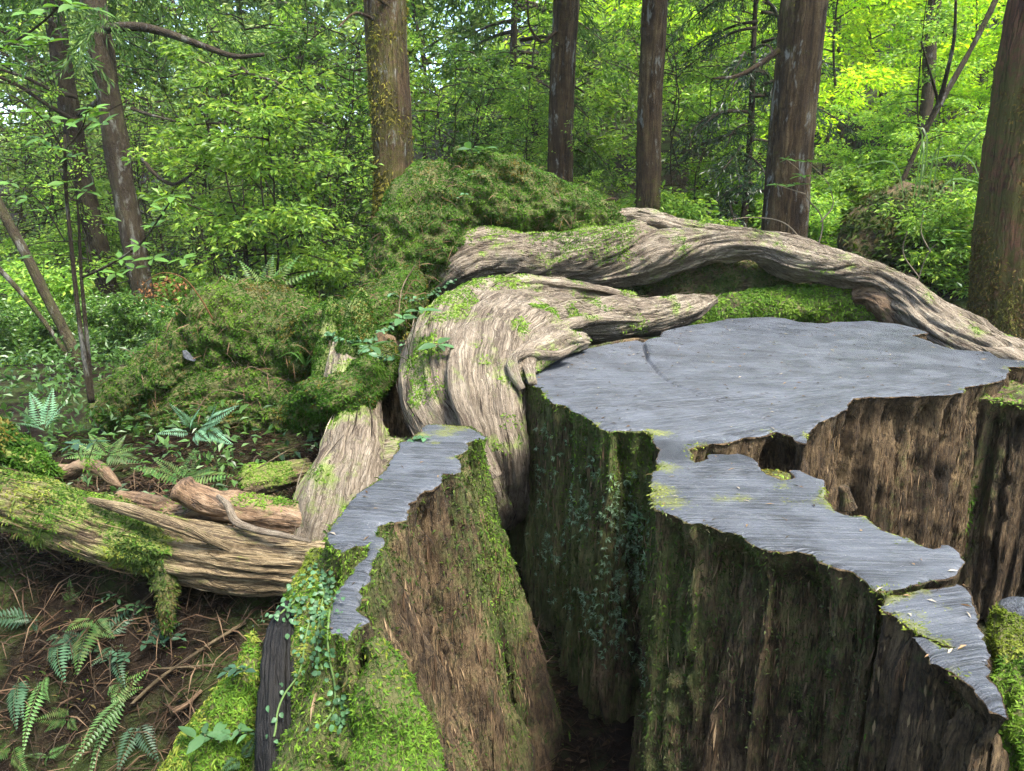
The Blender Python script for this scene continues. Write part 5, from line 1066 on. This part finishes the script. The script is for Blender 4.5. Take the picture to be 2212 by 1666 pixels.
# the foreground sapling on the left, leaf by leaf
def sapling(name, label, base, Y, stems, whorls, me, L, r0=.011):
    b = W(*base, Y); o = thing(name, label, 'sapling', (b[0], b[1], b[2]))
    for ps, a, c in stems:
        q = np.array(ps, float); tb = sweep(W(q[:, 0], q[:, 1], q[:, 2]), np.linspace(a, c, len(q)), n=8 * len(q), m=7, lump=.002, lf=20)
        tb.at['moss'] = tb.at['moss'] + .3; put('stem', tb, THINBARK, o)
    for u, v, Yw, k, s in whorls: whorl(o, me, W(u, v, Yw), k, L * s, (RP.normal(0, .15), -.25, 1), rng=RP)
    return o
sapling('sapling', 'leafy sapling with dark upright stems in front of the leaning trees', (196, 870), 3.4,
        [([(196, 870, 3.4), (172, 700, 3.4), (155, 540, 3.4), (142, 400, 3.4), (140, 290, 3.4)], .012, .006), ([(200, 870, 3.45), (185, 700, 3.45), (176, 600, 3.45), (170, 480, 3.45), (165, 400, 3.45)], .011, .004),
         ([(140, 330, 3.4), (95, 260, 3.35), (40, 215, 3.3), (-10, 190, 3.3)], .004, .002), ([(140, 325, 3.4), (180, 270, 3.35), (190, 225, 3.3)], .004, .002), ([(140, 320, 3.4), (215, 250, 3.4), (280, 215, 3.4)], .003, .002),
         ([(178, 600, 3.45), (240, 570, 3.4), (310, 520, 3.35), (345, 470, 3.3), (372, 430, 3.3)], .006, .003), ([(140, 520, 3.4), (80, 430, 3.35), (20, 390, 3.3)], .003, .002)],
        [(140, 268, 3.4, 6, 1), (108, 255, 3.38, 5, .9), (188, 255, 3.33, 6, 1.1), (222, 268, 3.4, 6, 1.05), (205, 235, 3.3, 5, 1), (75, 240, 3.32, 5, .9), (152, 340, 3.4, 5, .9), (110, 320, 3.36, 6, 1), (90, 300, 3.35, 5, .9), (140, 395, 3.38, 4, .9), (185, 415, 3.4, 5, .9), (200, 400, 3.4, 4, .8),
         (372, 425, 3.3, 6, 1.0), (350, 455, 3.3, 5, .9), (330, 490, 3.32, 5, .85), (300, 530, 3.35, 5, .85), (262, 560, 3.38, 5, .9), (330, 560, 3.3, 5, 1), (290, 580, 3.3, 5, 1), (60, 430, 3.35, 4, .9), (22, 395, 3.3, 5, .9), (395, 560, 3.35, 5, .9), (230, 470, 3.4, 4, .8), (100, 455, 3.4, 4, .8), (45, 560, 3.4, 5, .8), (250, 590, 3.35, 5, .9)], LEAFB, .075)
sapling('leafy_branch', 'leafy branch hanging into the top corner of the wood over the leaning trees', (-60, 130), 3.0,
        [([(-60, 130, 3.0), (20, 95, 3.0), (70, 65, 3.0), (120, 20, 3.0), (150, -30, 3.0)], .005, .003), ([(20, 95, 3.0), (60, 100, 2.95), (105, 95, 2.9)], .003, .0015)],
        [(15, 105, 3.0, 6, 1), (48, 95, 3.0, 6, 1), (80, 80, 2.95, 6, .9), (105, 92, 2.9, 6, .9), (10, 60, 3.0, 5, 1), (130, 15, 3.0, 6, 1), (155, 10, 2.95, 6, 1), (60, 30, 3.0, 5, .9), (205, 20, 2.95, 5, .9), (-10, 140, 2.95, 5, 1)], LEAFB, .075)

# creeping plant with round leaves over the mossy end of the stump
vine = thing('creeping_vine', 'creeping plant with small round blue-green leaves trailing down beside the black char', 'creeper', tuple(hit(690, 1260)[0]))
pts = []
while len(pts) < 120:
    u, v = RP.uniform(600, 745), RP.uniform(1228, 1420); w = np.exp(-((u - (690 - (v - 1250) * .12)) / 42) ** 2) * sstep(1440, 1290, v)
    if RP.random() < w: pts.append((u, v))
strands = [[(690, 1290), (668, 1350), (655, 1420), (640, 1470), (612, 1500), (598, 1560), (592, 1600)], [(720, 1290), (712, 1360), (715, 1420), (722, 1480), (716, 1540), (690, 1570)], [(640, 1300), (600, 1330), (560, 1345)], [(725, 1500), (745, 1530), (730, 1560)], [(700, 1260), (690, 1330), (690, 1400), (700, 1450)]]
for s_ in strands:
    q, _ = hermite(np.array([(u, v, 0) for u, v in s_], float), 26); P3 = []
    for k in range(26):
        p, n = hit(q[k, 0], q[k, 1]); P3.append(p + n * .004)
        if RP.random() < .75: pts.append((q[k, 0] + RP.normal(0, 7), q[k, 1] + RP.normal(0, 7)))
    P3 = gsm(np.concatenate([P3, P3[::-1]]), 1.2)[:26]
    stem(vine, P3, .0011, .0008, (.10, .16, .05), 'runner')
for u, v in pts:
    p, n = hit(u, v); d = RP.normal(0, 1, 3); d = unit(d - n * (d @ n) - np.array([0, 0, .4]))
    leaf_at(vine, LEAFR, p + n * RP.uniform(.008, .018), d + n * .3, n + np.array([0, -.4, .5]) + RP.normal(0, .3, 3), RP.uniform(.008, .0125))
vine2 = thing('creeping_vine', 'thin vine with tiny paired leaves running across the cleft below the moss hump', 'creeper', tuple(hit(900, 650)[0]))
for s_ in ([(705, 722), (760, 740), (815, 725), (860, 690)], [(840, 640), (890, 650), (930, 636), (985, 602)], [(770, 740), (800, 770), (850, 770), (880, 745)]):
    q, _ = hermite(np.array([(u, v, 0) for u, v in s_], float), 22); P3 = [hit(a, b)[0] + hit(a, b)[1] * .012 for a, b in q[:, :2]]
    P3 = gsm(np.concatenate([P3, P3[::-1]]), 1.5)[:22]; stem(vine2, P3, .002, .0015, (.07, .10, .04), 'runner')
    for p in P3:
        for sg in (-1, 1): leaf_at(vine2, LEAFR, p + RP.normal(0, .004, 3), np.array([sg * .6, -.4, .1]) + RP.normal(0, .3, 3), np.array([0, -.5, 1]) + RP.normal(0, .3, 3), RP.uniform(.018, .03))

# grass tuft on the mossy stump and loose stems
gt = thing('grass_tuft', 'tuft of thin arching grass between mossy stump and pale root', 'grass', tuple(hit(660, 790)[0]))
for u, v, dy in ((598, 775, -.15), (625, 772, -.2), (655, 735, .0), (672, 745, .0), (695, 770, -.1), (712, 790, -.15), (640, 780, -.1)):
    b = np.array(gt.location); tp = W(u, v, b[1] + dy); md = (b + tp) / 2 + np.array([0, 0, .05])
    q, _ = hermite(np.array([b, md, tp]), 8); sd = unit(np.cross(q[-1] - q[0], [0, -1, .2])); w = np.linspace(.006, .0008, 8)[:, None]
    V = np.stack([q - sd * w, q + sd * w], 1).reshape(-1, 3); i = np.arange(7) * 2
    put('blade', M(V, None, np.stack([i, i + 1, i + 3, i + 2], 1), col=np.tile((.10, .21, .05), (len(V), 1))), LEAF_NEAR, gt)
def stick(name, label, pts, r0, r1, mat=BRANCHWOOD, seed=0, cat='stick', group=None):
    P = np.array(pts, float); t = sweep(P, np.linspace(r0, r1, len(P)), n=10 * len(P), m=9, ridge=.003, rf=2, along=8, lump=.004, lf=12, seed=seed)
    o = single(name, t, mat, label, cat, tuple(P[0]), group); return o
def on(u, v, h=.01): p, n = hit(u, v); return p + n * h
stick('stick', 'long bent stick lying down the dark bank', [on(535, 1345, .02), on(470, 1385, .03), on(410, 1425, .03), on(345, 1470, .03), on(285, 1525, .02)], .006, .005, LOGWOOD, 1)
stick('stick', 'short orange-brown stick end below the long bent stick', [on(440, 1490, .02), on(415, 1515, .03), on(385, 1533, .04)], .006, .008, BRANCHWOOD, 2)
stick('stick', 'thin grey twig curving over the bank litter', [on(325, 1365), on(360, 1388, .02), on(410, 1385, .02), on(520, 1360, .01)], .003, .002, THINBARK, 3)
stick('stick', 'pale forked twig on the bank above the moss buttress', [on(470, 1435, .02), on(420, 1440, .03), on(330, 1445, .02)], .003, .002, LOGWOOD, 4)
stick('stick', 'slender dead stem leaning over the cleft beside the mossy spire', [W(895, 575, 4.3), W(870, 620, 4.0), W(860, 700, 3.6)], .004, .003, LOGWOOD, 5)
for k, (lab, a, b, c) in enumerate((('thin dead stem arching across the mossy stump face', (410, 905), (470, 835), (560, 862)), ('thin dead stem curling over the mossy stump', (500, 845), (540, 790), (590, 815)), ('dead stem crossing the dark bracken litter', (540, 1010), (600, 985), (645, 965)), ('dead stem over the log chunk', (520, 1040), (590, 1000), (650, 975)), ('dead stem hanging beside the pale root', (700, 880), (695, 940), (712, 1000)))):
    stick('dry_twig', lab, [on(*a, .01), on(*b, .035), on(*c, .01)], .0028, .002, LOGWOOD, 30 + k)
# dry grey bark flake on the moss and curled dead fern
fl = single('bark_flake', sweep(np.array([on(397, 757, .02), on(410, 770, .025), on(424, 784, .02)]), [.012, .024, .008], n=24, m=14, flat=(1.0, .18), lump=.006, lf=40, ridge=.004, rf=2, along=20), CUT, 'silvery bark flake lying on the mossy stump', 'bark', tuple(on(410, 770)))
df = thing('dead_fern', 'curled brown dead fern hanging above the fern hollow', 'fern', tuple(W(400, 740, 3.7)))
stem(df, W(np.array([460., 430, 395, 350, 312]), np.array([690., 640, 600, 590, 610]), 3.7), .004, .002, (.10, .05, .02))
PD, DD = [], []
for u, v in ((395, 605), (375, 600), (350, 600), (330, 605), (312, 615)):
    for q in range(26): PD.append(W(u + RP.normal(0, 9), v + abs(RP.normal(0, 26)), 3.7 + RP.normal(0, .03))); DD.append(RP.normal(0, 1, 3))
cd = cards(np.array(PD), np.array(DD), RP.normal(0, 1, (len(PD), 3)), .022, .012, [(.16, .075, .03), (.22, .11, .045), (.09, .045, .02)], rng=RP); put('curled_frond', cd, LITTER, df, smooth=False, kind='stuff')
# litter of needles, twigs and dead leaves
def litter():
    r = np.random.default_rng(88); n = 34000
    x = r.uniform(-2.3, .35, n); y = r.uniform(1.25, 3.75, n); P = np.stack([x, y, gz(x, y) + r.uniform(.002, .02, n)], 1)
    a = r.uniform(0, 6.28, n); D = np.stack([np.cos(a), np.sin(a), r.normal(.05, .22, n)], 1); L = r.uniform(.02, .085, n) * np.where(r.random(n) < .1, 2, 1)
    big = cards(P[:2200], D[:2200], np.array([0, 0, 1]) + r.normal(0, .5, (2200, 3)), .032, .016, [(0.0312, 0.0204, 0.0110), (0.0520, 0.0320, 0.0166), (0.0208, 0.0144, 0.0088), (0.0676, 0.0470, 0.0248)], rng=r)
    thin = cards(P[2200:], D[2200:], np.array([0, 0, 1]) + r.normal(0, .4, (n - 2200, 3)), L[2200:], r.uniform(.0016, .004, n - 2200), [(0.0234, 0.0144, 0.0082), (0.0390, 0.0237, 0.0133), (0.0156, 0.0105, 0.0066), (0.0624, 0.0415, 0.0221)], rng=r)
    return join([big, thin])
def tangle():
    r = np.random.default_rng(91); n = 4200; x = r.uniform(-2.2, .1, n); y = r.uniform(1.7, 3.3, n); P = np.stack([x, y, gz(x, y)], 1)
    return fronds(P, np.tile([0, -.55, .8], (n, 1)), .16, .0042, [(.05, .03, .018), (.08, .05, .03), (.12, .08, .048), (.035, .025, .016)], .9, .45, r)
ta = put('twig_tangle', tangle(), LITTER, smooth=False, kind='stuff'); tag(ta, 'tangle of thin dead twigs and rootlets over the bank', 'twigs')
def crumbs():
    r = np.random.default_rng(92); P, N = sample(join([cap_m, cap_p, cap_l]), 420, None, r); a = r.uniform(0, 6.28, len(P)); D = np.stack([np.cos(a), np.sin(a), 0 * a], 1)
    return cards(P + [0, 0, .003], D, np.array([0, 0, 1]) + r.normal(0, .3, P.shape), r.uniform(.006, .028, len(P)), r.uniform(.002, .006, len(P)), [(.10, .06, .03), (.2, .13, .07), (.3, .26, .2), (.05, .035, .02)], rng=r)
put('crumbs', crumbs(), LITTER, stump, smooth=False, kind='stuff')
lo_ = put('needle_litter', litter(), LITTER, smooth=False, kind='stuff'); tag(lo_, 'brown needles, twigs and dead leaves strewn over the bank', 'litter')
def cover():
    r = np.random.default_rng(89); n = 9000; x = r.uniform(-2.4, .2, n); y = r.uniform(1.2, 4.2, n)
    k = fbm(x * 3.2, y * 3.2, 7.0, 3) > .02; x, y = x[k], y[k]; P = np.stack([x, y, gz(x, y)], 1)
    return fronds(P, np.tile([0, -.25, .95], (len(P), 1)), .028, .006, G_DARK + G_LIT[:2], .4, .8, r)
co = put('ground_moss', cover(), MOSS, smooth=False, kind='stuff'); tag(co, 'thin dark moss growing in patches on the bank soil', 'moss')
# leafy ground plants filling the ferny hollow and the slope behind
def herb():
    r = np.random.default_rng(90); P, D = [], []
    spots_ = [(r.uniform(-3.2, -.9), r.uniform(3.0, 6.0), .10) for _ in range(130)] + [(r.uniform(-5, -1.5), r.uniform(4.4, 7.5), .13) for _ in range(120)] + [(r.uniform(1.2, 6), r.uniform(5.4, 9.5), .16) for _ in range(150)] + [(r.uniform(-5, 1), r.uniform(6, 9.5), .16) for _ in range(130)]
    for x, y, s in spots_:
        m = 26; o = r.normal(0, 1, (m, 3)) * [s, s, s * .5]; z = float(gz(x, y)) + s * 1.1
        P.append(np.array([x, y, z]) + o); D.append(o + r.normal(0, .06, (m, 3)))
    P, D = np.concatenate(P), np.concatenate(D); L = r.uniform(.03, .07, len(P)); P[:, 2] = np.maximum(P[:, 2], gz(P[:, 0], P[:, 1]) + .01)
    return cards(P, D, np.array([0, 0, 1]) + r.normal(0, .4, P.shape), L, L * .4, [(.045, .10, .03), (.07, .14, .035), (.09, .17, .05)], rng=r)
he = put('undergrowth', herb(), LEAF, smooth=False, kind='stuff'); tag(he, 'low green leaves covering the ground between the trees', 'undergrowth')
# tall bamboo grass and the pale bare bush on the slope
tg = thing('bamboo_grass', 'clump of long arching grass blades above the boulder', 'grass', tuple(W(2020, 470, 7.0)))
for k in range(14):
    b = np.array(tg.location) + RP.normal(0, .22, 3) * [1, .5, .2]; d = RP.normal(0, 1, 3) * [1, .6, 0]; h = RP.uniform(.25, .75)
    q, _ = hermite(np.array([b, b + [0, 0, h] + d * .12, b + [0, 0, h * .85] + d * .45]), 9); sd = unit(np.cross(q[-1] - q[0], [0, -1, .3])); w = (.008 * np.sin(np.linspace(.35, 3.1, 9)))[:, None]
    V = np.stack([q - sd * w, q + sd * w], 1).reshape(-1, 3); i = np.arange(8) * 2
    put('blade', M(V, None, np.stack([i, i + 1, i + 3, i + 2], 1), col=np.tile(np.array((.08, .15, .035)) * RP.uniform(.6, 1.3), (len(V), 1))), LEAF_NEAR, tg)
pb = thing('bare_bush', 'pale bare-twigged bush with a few leaves in front of the broad cedar', 'shrub', tuple(W(1760, 560, 5.7)))
for ps in ([(1760, 560), (1775, 470), (1740, 420), (1735, 380), (1700, 345)], [(1772, 480), (1800, 440), (1790, 400), (1745, 350)], [(1760, 560), (1690, 480), (1620, 470), (1560, 478)], [(1765, 540), (1850, 560), (1910, 610), (1890, 560)], [(1740, 420), (1680, 400)],
           [(1970, 660), (1985, 600), (2010, 540), (2060, 500)], [(1985, 600), (1950, 540), (1960, 500)], [(2010, 545), (1990, 500), (1995, 460)]):
    q = np.array(ps, float); stem(pb, W(q[:, 0], q[:, 1], 5.7 + .1 * np.sin(np.arange(len(q)))), .006, .002, (.20, .16, .11), 'twig')
for u, v in ((1700, 345), (1745, 350), (1735, 380), (1720, 400), (1790, 405), (1680, 400), (1820, 385), (2060, 500), (1960, 500), (1995, 460), (2030, 520)):
    whorl(pb, LEAFS, W(u, v, 5.7), 5, .09)

# ------------------------------------------------------------------ thin haze volume, added to lift the dark background
def haze(dens):
    lo, hi = np.array([-62.0, -20.0, float(G.V[:, 2].min()) - 1.0]), np.array([62.0, 72.0, max(float(G.V[:, 2].max()), 17.0) + 12.0])
    c = np.array([[x, y, z] for x in (0, 1) for y in (0, 1) for z in (0, 1)]) * (hi - lo) + lo
    q = [(0, 1, 3, 2), (4, 6, 7, 5), (0, 4, 5, 1), (2, 3, 7, 6), (0, 2, 6, 4), (1, 5, 7, 3)]
    mt = bpy.data.materials.new('added_haze'); mt.use_nodes = True; nt = mt.node_tree
    nt.nodes.remove(nt.nodes['Principled BSDF']); pv = nt.nodes.new('ShaderNodeVolumePrincipled')
    pv.inputs['Color'].default_value = (.95, .98, .92, 1); pv.inputs['Density'].default_value = dens; pv.inputs['Anisotropy'].default_value = 0.2
    nt.links.new(pv.outputs[0], nt.nodes['Material Output'].inputs['Volume'])
    o = put('haze', M(c, None, q), mt, smooth=False, kind='stuff'); tag(o, 'thin pale haze added to lift the dark background', 'haze')
haze(0.0011)
